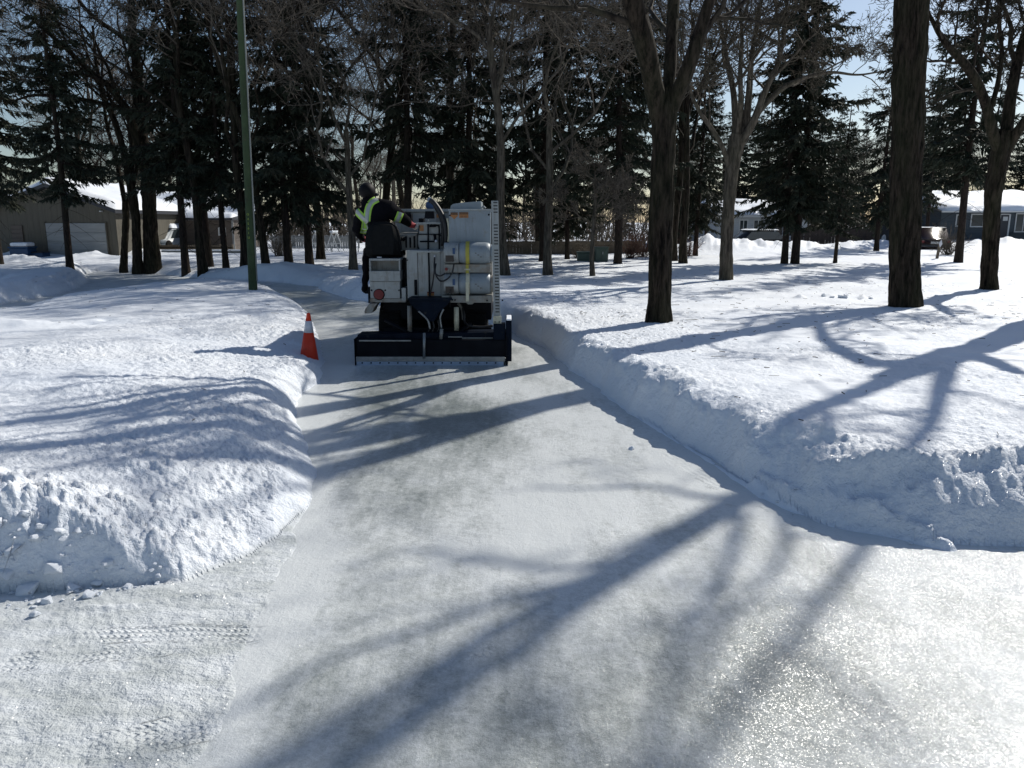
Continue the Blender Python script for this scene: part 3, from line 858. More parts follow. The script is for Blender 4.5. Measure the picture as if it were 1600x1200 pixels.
# a big tree just outside the view at the right, whose boughs shade the foreground
oz = ground_z(10.6, 14.4)
sh = empty('bare_tree', (10.6, 14.4, oz))
tag(sh, 'big bare tree just beyond the right edge, its limbs shading the near bank', 'tree', BAR)
def loc_(l): return [Vector((x - 10.6, y - 14.4, z)) for x, y, z in l]
tp = loc_([(10.6, 14.4, -.3), (10.6, 14.4, .4), (10.62, 14.4, 3), (10.6, 14.42, 5.5), (10.6, 14.4, 7.2), (10.58, 14.4, 7.8)])
link_mesh('trunk', bark_trunk('trunk', tp, [.34, .31, .28, .27, .26, .18], None, 48, .05, .02, (.08, .3), 44), M['bark'], sh)
o_ = {i: [] for i in range(7)}; cf_ = dict(CFG); cf_['c'] = {0: 5, 1: 4, 2: 4, 3: 3, 4: 2}; cf_['rmin'] = .006; rg_ = random.Random(45)
for pl_, r_0, r_1 in (([(10.6, 14.4, 7.0), (10.42, 14.15, 9), (10.45, 14.1, 10.5), (10.6, 14.1, 12.5), (11.0, 14.3, 15)], .15, .035),
                      ([(10.65, 14.45, 6.2), (11.2, 14.5, 7.8), (11.9, 14.5, 9.8), (12.3, 14.5, 11.5), (12.9, 14.7, 14)], .13, .035),
                      ([(10.6, 14.45, 7.1), (10.8, 15.4, 7.9), (11.4, 17.3, 8.3), (12.1, 19.2, 8.4), (13.0, 21.4, 8.7)], .17, .05),
                      ([(10.5, 14.35, 6.8), (9.9, 13.6, 8.4), (9.2, 12.6, 9.8), (8.8, 11.6, 11.6)], .12, .03),
                      ([(10.6, 14.4, 5.8), (11.6, 13.4, 7.4), (12.9, 12.4, 8.8), (14.2, 11.4, 10.4)], .13, .03)):
    pp_ = loc_(pl_); rr_ = list(np.linspace(r_0, r_1, len(pp_)))
    link_mesh('limb', bark_trunk('limb', pp_, rr_, None, 20, .08, .01, (0, 0), 46), M['bark'], sh)
    kids(rg_, pp_, rr_, 5.0, 1, o_, cf_, .3, 7)
link_mesh('crown', tube_mesh('crown', sum((o_[i] for i in range(6)), []), None, sides), M['twig_dark'], sh)
for i, (px_q, yq, kq, sq, lab) in enumerate((
        (1062, 47, 's3', .85, 'dark spruce just right of the big forked trunk, behind the snow heap'), (1105, 52, 's1', .75, 'spruce behind the pale vase shaped tree'),
        (1150, 67, 's1', .9, 'spruce rising over the left end of the pale house roof'), (1195, 68, 's3', 1.15, 'spruce rising over the middle of the pale house roof'),
        (1275, 58, 's1', .7, 'spruce behind the long dark fence, left part'), (1318, 60, 's3', .72, 'spruce behind the long dark fence, middle part'),
        (1400, 60, 's1', .72, 'spruce behind the thickest trunk, just past the pale dish'), (1450, 52, 's2', .95, 'spruce between the thickest trunk and the blue grey house'),
        (1490, 67, 's1', .95, 'spruce rising over the left end of the blue grey house'), (1540, 69, 's3', 1.2, 'spruce rising over the middle of the blue grey house'), (1600, 68, 's1', .9, 'spruce rising over the right end of the blue grey house'),
        (1340, 70, 'b1', .7, 'bare tree seen through the gap left of the pointed spruce'), (1425, 72, 'b3', .8, 'bare tree seen just right of the pointed spruce'))):
    place(kq, px_q, 0, sq, i * 1.3, lab, SPR if kq[0] == 's' else BAR, None, yq)
# the belt of trees behind the houses
rng = random.Random(77)
for i in range(70):
    x = -58 + 116 * (i + rng.random()) / 70; y = rng.uniform(68, 95)
    if 10 < x < 17 and rng.random() < .3: continue
    k = rng.choice(['s5', 's2', 's3', 'b1', 'b3', 'b6', 'b2'])
    s = rng.uniform(.55, .95)
    if rng.random() < .12: s *= 1.5
    o = copy_tree(PROTO[k])
    far_s = k[0] == 's'
    put(o, x, y, ground_z(x, y), s, rng.uniform(0, 6), 'distant dark spruce in the belt behind the houses' if far_s else 'distant leafless tree in the belt behind the houses', 'tree',
        'distant spruces behind the houses' if far_s else 'distant leafless trees behind the houses')
for i in range(46):   # low evergreens that close the view between the trunks
    x = -62 + 124 * (i + rng.random()) / 46; y = rng.uniform(69, 80)
    o = copy_tree(PROTO[['s3', 's5', 's1'][i % 3]])
    put(o, x, y, ground_z(x, y) - .5, rng.uniform(.36, .56), rng.uniform(0, 6), 'low distant spruce filling the gap below the far tree belt', 'tree', 'low distant spruces below the far belt')
for i in range(8):   # a nearer row behind the machine
    x = rng.uniform(-24, 9); y = rng.uniform(39, 50)
    if -22 < x < -7: y = rng.uniform(56, 60)
    k = ['b4', 'b3', 'b1', 'b2', 's1', 'b6'][i % 6]
    o = copy_tree(PROTO[k]); sp = k[0] == 's'
    put(o, x, y, ground_z(x, y), rng.uniform(.95, 1.25), rng.uniform(0, 6), 'spruce in the thicket far behind the machine' if sp else 'leafless tree in the thicket far behind the machine', 'tree',
        'thicket spruces far behind the machine' if sp else 'thicket leafless trees far behind the machine')

# ------------------------------------------------------------------ the near trees, shaped one by one
def near_tree(name, base_px, Y, trunk, limbs, mat, twig, label, seed, flare=(.1, .3), scarf=None, cnt=None, nsides=84, rmul=1.0, lev=1):
    X, Yb, Zb = base_px
    root = empty(name, (X, Yb, Zb))
    rng = random.Random(seed)
    org = Vector((X, Yb, Zb))
    def conv(l, f=.88): return [(W(px, py, Y + dy) - org, f * w / 2 / 1200 * (Y + dy)) for px, py, w, dy in l]
    t = conv(trunk)
    pts = [Vector((t[0][0].x, t[0][0].y, -.25))] + [p for p, r in t]
    rad = [t[0][1]] + [r for p, r in t]
    link_mesh('trunk', bark_trunk('trunk', pts, rad, None, nsides, .032, .024, flare, seed, scarf), M[mat], root)
    out = {i: [] for i in range(7)}
    cfg = dict(CFG); cfg['c'] = cnt or {0: 6, 1: 6, 2: 6, 3: 5, 4: 4}
    for l in limbs:
        c = conv(l, .76 if mat == 'bark_pale' else .86)
        pts = [p for p, r in c]; rad = [r for p, r in c]
        link_mesh('limb', bark_trunk('limb', pts, rad, None, 30, .06, .011, (0, 0), seed + len(l)), M[mat], root)
        Ln = sum((a - b).length for a, b in zip(pts, pts[1:]))
        kids(rng, pts, rad, Ln * .8, lev, out, cfg, .3, 8)
    if any(out.values()):
        link_mesh('crown', tube_mesh('crown', sum((out[i] for i in range(6)), []), None, sides), M['bark_pale' if mat == 'bark_pale' else 'twig_dark'], root)
    return tag(root, label, 'tree', 'leafless trees standing in the park')

bs = spot(1030, 503)
near_tree('bare_tree', bs, bs[1],
    [(1030, 503, 46, 0), (1031, 470, 44, 0), (1032, 400, 41, 0), (1033, 330, 40, 0), (1035, 260, 40, 0), (1037, 200, 42, 0), (1040, 165, 40, 0), (1045, 140, 22, 0)],
    [[(1032, 190, 34, 0), (1022, 140, 35, -.1), (1012, 85, 35, -.3), (1000, 40, 35, -.4), (988, 0, 34, -.5), (970, -80, 28, -.7), (955, -180, 22, -.8), (945, -300, 14, -.9), (930, -420, 7, -1)],
     [(1042, 180, 22, 0), (1046, 120, 22, .2), (1049, 60, 20, .3), (1053, 0, 20, .5), (1056, -90, 15, .7), (1065, -200, 11, .9), (1070, -330, 6, 1.1)],
     [(1040, 190, 24, 0), (1062, 140, 27, -.1), (1078, 100, 25, -.2), (1092, 55, 23, -.2), (1105, 15, 20, -.2), (1118, -30, 17, -.3), (1150, -120, 13, -.4), (1190, -230, 8, -.5), (1215, -320, 4, -.6)]],
    'bark', 'twig', 'big dark three forked tree on the snow bank right of the machine', 301, (.045, .2), None, {0: 4, 1: 5, 2: 4, 3: 3, 4: 3})

bs = spot(1411, 479)
def scar(A, Q):   # a bulging root flange on the left, with a dark seam
    side = np.exp(-((np.mod(A - math.pi + math.pi, 2 * math.pi) - math.pi) / .5) ** 2)
    return .16 * np.exp(-Q / .42) * side - .05 * np.exp(-((A - 4.25) / .10) ** 2) * np.exp(-((Q - .2) / .6) ** 2)
near_tree('bare_tree', bs, bs[1],
    [(1413, 478, 53, 0), (1414, 440, 52, 0), (1414, 380, 51, 0), (1415, 300, 51, 0), (1418, 200, 52, 0), (1421, 100, 51, 0), (1424, 0, 52, 0), (1428, -110, 50, 0), (1430, -200, 48, 0), (1431, -240, 30, 0)],
    [[(1428, -180, 40, 0), (1405, -260, 36, -.3), (1370, -340, 30, -.8), (1320, -450, 24, -1.2), (1280, -580, 16, -1.6), (1250, -700, 8, -2)],
     [(1432, -190, 42, 0), (1450, -280, 38, -.2), (1480, -380, 32, -.2), (1500, -500, 24, 0), (1520, -640, 14, .2)],
     [(1430, -190, 30, 0), (1430, -300, 27, .5), (1418, -420, 20, 1), (1400, -560, 12, 1.4)],
     [(1432, 10, 6, 0), (1460, -20, 5, -.3), (1500, -30, 4, -.6), (1545, -60, 3, -.8), (1590, -80, 2, -1.0)]],
    'bark', 'twig', 'thickest straight dark trunk at the right, with a bulging root flange', 302, (.04, .2), scar, {0: 4, 1: 4, 2: 4, 3: 3, 4: 2}, 110)

bs = spot(1134, 437)
near_tree('bare_tree', bs, bs[1],
    [(1134, 437, 24, 0), (1135, 380, 21, 0), (1139, 320, 21, 0), (1143, 270, 22, 0), (1148, 235, 26, 0), (1152, 210, 22, 0)],
    [[(1141, 270, 11, 0), (1131, 232, 10, -.2), (1115, 205, 9, -.3), (1095, 178, 8, -.4), (1080, 150, 7, -.4), (1070, 100, 5, -.4), (1062, 40, 3, -.5)],
     [(1146, 240, 16, 0), (1150, 190, 14, .1), (1146, 140, 12, .2), (1137, 100, 10, .2), (1128, 50, 8, .3), (1118, 0, 6, .3), (1108, -60, 4, .3)],
     [(1150, 235, 18, 0), (1166, 190, 15, .1), (1171, 140, 13, 0), (1174, 90, 10, -.1), (1182, 40, 8, -.2), (1192, -10, 6, -.2), (1200, -70, 4, -.2)],
     [(1151, 235, 18, 0), (1178, 190, 15, -.2), (1196, 140, 12, -.3), (1216, 100, 10, -.3), (1226, 50, 8, -.3), (1230, 0, 6, -.4), (1240, -60, 4, -.4)],
     [(1154, 228, 14, 0), (1188, 170, 12, .2), (1225, 135, 10, .3), (1265, 118, 8, .4), (1300, 112, 6, .4), (1340, 118, 4, .5), (1375, 112, 3, .5)],
     [(1152, 215, 12, 0), (1158, 160, 10, -.3), (1156, 110, 9, -.5), (1160, 60, 7, -.6), (1156, 10, 6, -.7), (1150, -50, 4, -.8)]],
    'bark_pale', 'twig', 'pale vase shaped bare tree between the big forked trunk and the close spruce pair', 303, (.04, .2), None, None, 48)

bs = spot(1547, 452)
near_tree('bare_tree', bs, bs[1],
    [(1546, 452, 30, 0), (1547, 400, 26, 0), (1549, 350, 26, 0), (1552, 300, 28, 0), (1560, 255, 30, 0), (1566, 225, 32, 0), (1570, 205, 26, 0)],
    [[(1562, 240, 18, 0), (1550, 205, 18, -.1), (1541, 165, 16, -.2), (1528, 130, 16, -.3), (1508, 100, 15, -.3), (1490, 82, 13, -.4), (1472, 62, 10, -.5), (1462, 42, 8, -.5), (1445, 10, 5, -.6)],
     [(1568, 235, 24, 0), (1574, 195, 20, .2), (1579, 150, 18, .2), (1588, 105, 17, .3), (1600, 60, 15, .4), (1620, 0, 12, .5), (1640, -80, 8, .6), (1655, -160, 5, .6)],
     [(1572, 235, 20, 0), (1590, 205, 17, -.2), (1612, 175, 15, -.4), (1645, 130, 12, -.5), (1680, 80, 8, -.6), (1700, 30, 5, -.6)],
     [(1545, 180, 9, -.2), (1560, 130, 8, 0), (1566, 80, 7, .1), (1560, 30, 6, .1), (1568, -30, 4, .1)]],
    'bark', 'twig', 'bare tree with one crooked limb reaching over the blue grey house', 304, (.04, .2), None, None, 56)

bs = spot(236, 424)
near_tree('bare_tree', bs, bs[1],
    [(238, 423, 30, 0), (236, 380, 26, 0), (234, 330, 23, 0), (232, 290, 24, 0), (229, 250, 26, 0), (224, 225, 22, 0)],
    [[(228, 270, 18, 0), (218, 225, 17, 0), (205, 190, 15, -.2), (190, 160, 12, -.3), (170, 135, 10, -.5), (145, 115, 9, -.6), (118, 90, 8, -.8), (85, 60, 6, -1), (50, 30, 4, -1.1)],
     [(228, 250, 18, 0), (221, 200, 17, .2), (214, 150, 16, .2), (213, 100, 15, .3), (208, 50, 13, .3), (204, 0, 11, .4), (200, -80, 7, .4), (195, -160, 4, .5)],
     [(224, 215, 11, 0), (222, 180, 11, .3), (230, 150, 9, .4), (255, 120, 8, .4), (290, 100, 6, .5), (330, 80, 4, .5)],
     [(232, 285, 17, 0), (246, 262, 16, -.2), (262, 240, 15, -.2), (283, 222, 13, -.3), (310, 200, 10, -.3), (330, 160, 8, -.4), (345, 120, 6, -.5), (362, 70, 4, -.5)],
     [(208, 70, 9, .3), (180, 50, 8, .1), (150, 30, 7, 0), (125, 5, 6, 0), (105, -40, 4, 0)],
     [(196, 170, 9, -.2), (150, 160, 8, -.6), (100, 150, 7, -.9), (50, 148, 5, -1.2), (15, 160, 3, -1.4)]],
    'bark', 'twig', 'thick elm with wide crooked limbs, largest of the three clustered trunks near the garage', 305, (.06, .25), None, None, 56)
bs = spot(214, 423)
near_tree('bare_tree', bs, bs[1],
    [(215, 422, 19, 0), (214, 380, 16, 0), (212, 340, 15, 0), (206, 300, 15, 0), (200, 265, 13, 0)],
    [[(200, 275, 12, 0), (192, 230, 11, 0), (180, 190, 10, .2), (160, 150, 8, .3), (150, 100, 6, .4), (145, 40, 4, .4)],
     [(203, 280, 10, 0), (208, 240, 9, .3), (204, 200, 8, .5), (212, 150, 6, .6), (222, 100, 4, .8)]],
    'bark', 'twig', 'middle one of the three clustered dark trunks near the garage', 306, (.04, .2), None, None, 40)
bs = spot(193, 421)
near_tree('bare_tree', bs, bs[1],
    [(193, 420, 14, 0), (195, 380, 11, 0), (197, 340, 11, 0), (196, 315, 13, 0)],
    [[(196, 322, 9, 0), (190, 290, 8, 0), (182, 250, 7, .2), (168, 200, 6, .3), (160, 150, 4, .4)],
     [(197, 322, 9, 0), (206, 300, 8, .1), (214, 260, 7, .2), (222, 210, 6, .2), (240, 160, 4, .2)]],
    'bark', 'twig', 'thinnest of the three clustered trunks, forked low, nearest the garage door', 307, (.03, .2), None, None, 36)
# ------------------------------------------------------------------ hard things: helpers
def grime(m, amount=.7, col=(.06, .045, .03)):
    """run-off streaks and blotches on painted panels"""
    t = m.node_tree; b = t.nodes['Principled BSDF']
    src = b.inputs['Base Color'].links[0].from_socket
    f = noise_n(t, coords(t, scale=(14, 14, 1.1)), 1.5, 7, .7); g_ = noise_n(t, coords(t), 2.4, 6, .65)
    k = math_n(t, 'MULTIPLY', ramp(t, f, [(.48, 0.0), (.68, 1.0)]), ramp(t, g_, [(.42, 0.0), (.66, amount)]))
    L(t, mixc(t, k, src, col), b.inputs['Base Color'])
M['white_paint'] = simple('worn_white_paint', (.28, .30, .30), .42, var=.1, scale=3, dirt=.3, dirt_col=(.20, .17, .13))
M['white_dirty'] = simple('rusty_white_paint', (.22, .225, .21), .5, var=.1, scale=5, dirt=.55, dirt_col=(.16, .08, .035))
M['tank_paint'] = simple('grey_tank_paint', (.22, .26, .29), .45, var=.08, scale=5, dirt=.2, dirt_col=(.2, .18, .15))
for k_ in ('white_paint', 'white_dirty', 'tank_paint'): grime(M[k_], .85 if k_ == 'white_dirty' else .6)
M['black'] = simple('black_steel', (.008, .009, .012), .5, var=.3, scale=5, spec=.05)
M['navy'] = simple('navy_steel', (.005, .009, .018), .5, var=.3, scale=5, spec=.05, dirt=.2, dirt_col=(.05, .045, .04))
M['grey_metal'] = simple('scraped_steel', (.23, .24, .24), .4, metal=.6, var=.2, scale=9, dirt=.2)
M['rubber'] = simple('black_rubber', (.009, .009, .009), .9, var=.3, spec=.1)
M['hose'] = simple('hose_rubber', (.01, .01, .011), .55, var=.2)
M['towel'] = simple('pale_blue_towel', (.33, .40, .50), .9, var=.15, scale=12)
M['seat'] = simple('black_seat_vinyl', (.010, .011, .012), .6, var=.2, scale=20, bmp=.2, spec=.05)
M['red_lens'] = simple('red_reflector', (.13, .004, .005), .5, var=.1)
M['orange_label'] = simple('orange_label', (.34, .14, .04), .5, var=.06)
M['dark_label'] = simple('dark_label', (.03, .02, .015), .5, var=.1)
M['yellow'] = simple('yellow_strap', (.36, .32, .05), .7, var=.15)
M['cream'] = simple('cream_steel', (.5, .48, .36), .5, var=.1, dirt=.3, dirt_col=(.15, .1, .05))
M['tick'] = simple('black_tick', (.01, .01, .012), .5)
M['blue_cover'] = simple('blue_cover', (.03, .07, .16), .7, bmp=.3)
M['cone'] = simple('cone_orange', (.85, .075, .028), .45, var=.06, scale=5, dirt=.1, dirt_col=(.25, .05, .03))
_m = M['cone']; _t = _m.node_tree; _p = _t.nodes['Principled BSDF']
_tr = _t.nodes.new('ShaderNodeBsdfTranslucent'); _tr.inputs[0].default_value = (.9, .12, .05, 1)
_mx = _t.nodes.new('ShaderNodeMixShader'); _mx.inputs[0].default_value = .35
_t.links.new(_p.outputs[0], _mx.inputs[1]); _t.links.new(_tr.outputs[0], _mx.inputs[2]); _t.links.new(_mx.outputs[0], _t.nodes['Material Output'].inputs[0])
M['collar'] = simple('reflective_collar', (.6, .6, .64), .35, var=.06)
M['pole'] = simple('green_treated_wood', (.035, .058, .022), .85, var=.3, scale=3, dirt=.3, dirt_col=(.06, .05, .03), bmp=.3)
M['conduit'] = simple('pale_conduit', (.22, .23, .21), .5)
M['lime'] = simple('lime_marking', (.28, .36, .05), .6)

def bm_obj(name, bm, mat, parent=None, smooth=False, offset=Vector((0, 0, 0))):
    me = bpy.data.meshes.new(name)
    if offset.length: bmesh.ops.translate(bm, verts=bm.verts, vec=-offset)
    bm.normal_update(); bm.to_mesh(me); bm.free()
    if smooth:
        for p in me.polygons: p.use_smooth = True
    return link_mesh(name, me, mat, parent)
def add_box(bm, x0, x1, y0, y1, z0, z1, bev=0.0, mat_i=0):
    r = bmesh.ops.create_cube(bm, size=1)
    vs = r['verts']
    for v in vs:
        v.co = Vector(((x0 + x1) / 2 + v.co.x * (x1 - x0), (y0 + y1) / 2 + v.co.y * (y1 - y0), (z0 + z1) / 2 + v.co.z * (z1 - z0)))
    if bev > 0:
        es = {e for v in vs for e in v.link_edges}
        bmesh.ops.bevel(bm, geom=list(es), offset=bev, segments=2, affect='EDGES', profile=.6)
def add_poly(bm, pts, y0, y1):
    """an outline in (x, z), drawn out along y"""
    a = [bm.verts.new((x, y0, z)) for x, z in pts]; b = [bm.verts.new((x, y1, z)) for x, z in pts]
    n = len(pts)
    fs = [bm.faces.new(a), bm.faces.new(b[::-1])]
    for i in range(n): fs.append(bm.faces.new((a[i], b[i], b[(i + 1) % n], a[(i + 1) % n])))
    bmesh.ops.recalc_face_normals(bm, faces=fs)
def add_tube(bm, pts, r, k=8, r2=None, caps=True):
    pts = [Vector(p) for p in pts]; rings = []
    n = len(pts)
    for i, p in enumerate(pts):
        t = (pts[min(i + 1, n - 1)] - pts[max(i - 1, 0)]).normalized()
        u = t.cross(Vector((.31, .2, .93))); 
        if u.length < .3: u = t.cross(Vector((1, 0, 0)))
        u.normalize(); w = t.cross(u)
        rr = r if r2 is None else r + (r2 - r) * i / (n - 1)
        rings.append([bm.verts.new(p + (u * math.cos(a) + w * math.sin(a)) * rr) for a in [2 * math.pi * j / k for j in range(k)]])
    for a, b in zip(rings, rings[1:]):
        for j in range(k): bm.faces.new((a[j], a[(j + 1) % k], b[(j + 1) % k], b[j]))
    if caps:
        bm.faces.new(rings[0][::-1]); bm.faces.new(rings[-1])
def curve_pts(pts, n=14):
    P = [Vector(p) for p in pts]; P = [P[0] * 2 - P[1]] + P + [P[-1] * 2 - P[-2]]
    out = []
    for i in range(1, len(P) - 2):
        for s in range(n):
            t = s / n
            out.append(.5 * ((2 * P[i]) + (-P[i - 1] + P[i + 1]) * t + (2 * P[i - 1] - 5 * P[i] + 4 * P[i + 1] - P[i + 2]) * t * t + (-P[i - 1] + 3 * P[i] - 3 * P[i + 1] + P[i + 2]) * t ** 3))
    out.append(P[-2]); return out
def add_lathe(bm, prof, centre, axis='Z', k=32):
    """profile of (radius, height)"""
    rings = []
    for r, h in prof:
        ring = []
        for j in range(k):
            a = 2 * math.pi * j / k
            c, s = math.cos(a) * r, math.sin(a) * r
            v = {'Z': (c, s, h), 'X': (h, c, s), 'Y': (c, h, s)}[axis]
            ring.append(bm.verts.new(Vector(centre) + Vector(v)))
        rings.append(ring)
    fs = []
    for a, b in zip(rings, rings[1:]):
        for j in range(k): fs.append(bm.faces.new((a[j], a[(j + 1) % k], b[(j + 1) % k], b[j])))
    fs.append(bm.faces.new(rings[0][::-1])); fs.append(bm.faces.new(rings[-1]))
    bmesh.ops.recalc_face_normals(bm, faces=fs)
def flat_text(name, s, size, mat, parent, loc, rot=(math.pi / 2, 0, 0), depth=.0008):
    cu = bpy.data.curves.new(name, 'FONT'); cu.body = s; cu.size = size; cu.extrude = depth; cu.align_x = 'CENTER'; cu.align_y = 'CENTER'
    tmp = bpy.data.objects.new('tmp', cu); C.objects.link(tmp)
    bpy.context.view_layer.update()
    me = bpy.data.meshes.new_from_object(tmp.evaluated_get(bpy.context.evaluated_depsgraph_get()))
    bpy.data.objects.remove(tmp); bpy.data.curves.remove(cu)
    o = link_mesh(name, me, mat, parent); o.location = loc; o.rotation_euler = rot
    return o

# ------------------------------------------------------------------ the ice resurfacer
MY = 10.68
ROOT = Vector((W(676, 570, MY).x, MY, 0))
mach = empty('ice_resurfacer', ROOT)
tag(mach, 'white ice resurfacer seen from behind, driving away along the shaved ice path', 'ice resurfacer')
def w(px, py, dy):      # a spot of the photograph at a given depth behind the blade, in the machine's own frame
    return W(px, py, MY + dy) - ROOT
def pbox(name, x0, y0, x1, y1, dy0, dy1, mat, parent=mach, bev=.006):
    a = w(x0, y0, dy0); b = w(x1, y1, dy0)
    bm = bmesh.new(); add_box(bm, a.x, b.x, dy0, dy1, b.z, a.z, bev)
    return bm_obj(name, bm, mat, parent)
def ppoly(name, pts, dy0, dy1, mat, parent=mach):
    bm = bmesh.new(); add_poly(bm, [(w(x, y, dy0).x, w(x, y, dy0).z) for x, y in pts], dy0, dy1)
    return bm_obj(name, bm, mat, parent)
def ptube(name, pts, dys, r, mat, parent=mach, k=8, smooth_path=True):
    if not hasattr(dys, '__len__'): dys = [dys] * len(pts)
    P = [w(x, y, d) for (x, y), d in zip(pts, dys)]
    if smooth_path and len(P) > 2: P = curve_pts(P, 8)
    bm = bmesh.new(); add_tube(bm, P, r, k)
    return bm_obj(name, bm, mat, parent, True)
def bolt(px, py, dy, r=.012, parent=mach, mat=None, d=.012):
    p = w(px, py, dy); bm = bmesh.new(); add_lathe(bm, [(r, 0), (r, -d * .6), (r * .7, -d)], p, 'Y', 10)
    return bm_obj('bolt', bm, mat or M['black'], parent)

# blade unit dragged on the ice
cond = pbox('blade_housing', 555, 531, 795, 559, .04, .55, M['black'], bev=.02)
ppoly('housing_top', [(557, 531), (559, 523), (640, 521), (790, 519), (792, 531)], .16, .5, M['navy'])
pbox('grey_lip', 561, 531.5, 642, 533.5, .02, .045, M['grey_metal'], bev=.002)
st = pbox('grey_blade_strip', 556, 557.5, 789, 565, .0, .035, M['grey_metal'], bev=.003)
tw = pbox('trailing_towel', 557, 565, 787, 572.5, .004, .03, M['towel'], bev=.003)
for i in range(16): bolt(566 + i * 13.9, 567, .0, .011, tw)
for x0, x1, y1 in ((552.8, 555, 572), (790, 792.5, 571)):
    pbox('end_plate', x0, 530 if x0 < 600 else 525, x1, y1, -.02, .55, M['black'], bev=.003)
pbox('side_runner', 790.2, 501, 799.5, 565, .0, .62, M['navy'], bev=.01)
tag(pbox('snow_cap', 791, 498.6, 799, 501.2, .0, .5, M['snow'], bev=.012), 'snow lying on the side runner')
pbox('side_bracket', 771, 506, 789.5, 531, .02, .2, M['navy'], bev=.006)
pbox('blade_strip_insert', 722, 527.3, 770, 529.6, .14, .155, M['white_dirty'], bev=.002)
pbox('blade_strip_insert', 700, 525.6, 722, 527.6, .14, .155, M['white_dirty'], bev=.002)
# lift arms and cylinders
for x0, y0, x1, y1, r, dy, mt in ((640, 478, 640.5, 518, .034, .35, 'white_dirty'), (713, 480, 713.5, 516, .036, .35, 'cream'), (663, 520, 662.5, 560, .02, .0, 'grey_metal'), (690, 514, 689, 531, .024, .12, 'white_dirty')):
    ptube('lift_cylinder', [(x0, y0), (x1, y1)], dy, r, M[mt], k=14, smooth_path=False)
for pts in ([(602, 500), (640, 522)], [(735, 505), (714, 524)]):
    ptube('drag_arm', pts, [.5, .3], .03, M['black'], smooth_path=False)
# frame, axle, wheels
pbox('chassis', 598, 470, 768, 500, .75, 3.6, M['black'], bev=.02)
pbox('cross_member', 600, 512, 768, 524, .5, .6, M['black'], bev=.01)
for cx, dy in ((612, .85), (744, .85), (612, 3.1), (744, 3.1)):
    p = w(cx, 520, dy); rad = .41 if dy < 1 else .38
    wh = empty('wheel', (p.x, dy + rad - .2, rad)); wh.parent = mach
    prof = [(.2, -.17), (rad - .06, -.17), (rad - .015, -.14), (rad, -.10), (rad, .10), (rad - .015, .14), (rad - .06, .17), (.2, .17)]
    bm = bmesh.new(); add_lathe(bm, prof, (0, 0, 0), 'X', 40)
    bm_obj('tyre', bm, M['rubber'], wh)
    for q in range(20):   # tread lugs
        pass
    bm = bmesh.new()
    for q in range(26):
        a = 2 * math.pi * q / 26
        for sgn in (-1, 1):
            c = Vector((sgn * .085, math.cos(a + sgn * .06) * (rad + .006), math.sin(a + sgn * .06) * (rad + .006)))
            r_ = bmesh.ops.create_cube(bm, size=1, matrix=Matrix.Translation(c) @ Matrix.Rotation(a, 4, 'X') @ Matrix.Diagonal((.13, .026, .05, 1)))
    tag(bm_obj('tread_lugs', bm, M['rubber'], wh), kind='stuff')
    bm = bmesh.new(); add_lathe(bm, [(.05, -.12), (.19, -.11), (.215, -.16), (.215, .16), (.19, .11), (.05, .12)], (0, 0, 0), 'X', 24)
    bm_obj('rim', bm, M['grey_metal'], wh)
# hopper between the wheels
ppoly('hopper', [(638, 467.5), (704, 467.5), (701, 474), (686, 488), (678, 502), (668, 502), (655, 488), (642, 476)], .18, .5, M['navy'])
pbox('hopper_rim', 637, 466.5, 705, 469.5, .15, .53, M['navy'], bev=.004)
ptube('hopper_strut', [(654, 486), (668, 500), (672, 514)], .17, .014, M['grey_metal'])
ptube('hopper_strut', [(693, 483), (688, 496), (690, 513)], .17, .012, M['grey_metal'])
for x in (676, 684, 670): ptube('hose', [(x, 500), (x + 2, 512), (x - 3, 524)], [.3, .28, .3], .014, M['hose'])
# left rear corner: tray, lower panel, reflector
seatbox = pbox('tray_top', 576.5, 404, 625.5, 407.5, .52, 1.0, M['white_paint'])
pbox('tray_back', 577, 407.5, 625, 423.5, .72, 1.0, M['white_dirty'], bev=.003)
pbox('tray_side', 576.5, 407.5, 579.5, 424, .54, .72, M['white_paint'], bev=.002)
pbox('tray_side', 622.8, 407.5, 625.5, 424, .54, .72, M['white_paint'], bev=.002)
pbox('tray_front', 576.5, 423.5, 625.5, 439.5, .50, 1.0, M['white_paint'])
lp = pbox('lower_panel', 577.5, 439.8, 625.2, 466, .525, 1.0, M['white_paint'])
pbox('rusty_sill', 576.5, 466.2, 634, 472.5, .53, 1.0, M['white_dirty'])
rf = w(592.3, 460, .525)
bm = bmesh.new(); add_lathe(bm, [(.082, 0), (.082, -.012), (.076, -.02)], rf, 'Y', 28); bm_obj('reflector_ring', bm, M['black'], lp)
bm = bmesh.new(); add_lathe(bm, [(.073, -.019), (.070, -.030), (.03, -.034)], rf, 'Y', 28); bm_obj('reflector', bm, M['red_lens'], lp)
for px in (580.5, 602, 623.5): bolt(px, 453.5, .525, .012, lp)
pbox('plate_stub', 586, 469, 598, 472.3, .515, .53, M['white_dirty'], bev=.001)
ppoly('foot_step', [(569.5, 486), (571, 482), (577, 474.5), (590, 474), (585, 480), (581, 489), (569.8, 489.8)], .5, .85, M['white_dirty'])
pbox('side_skirt', 574.5, 449, 577.2, 474, .5, .9, M['black'], bev=.004)
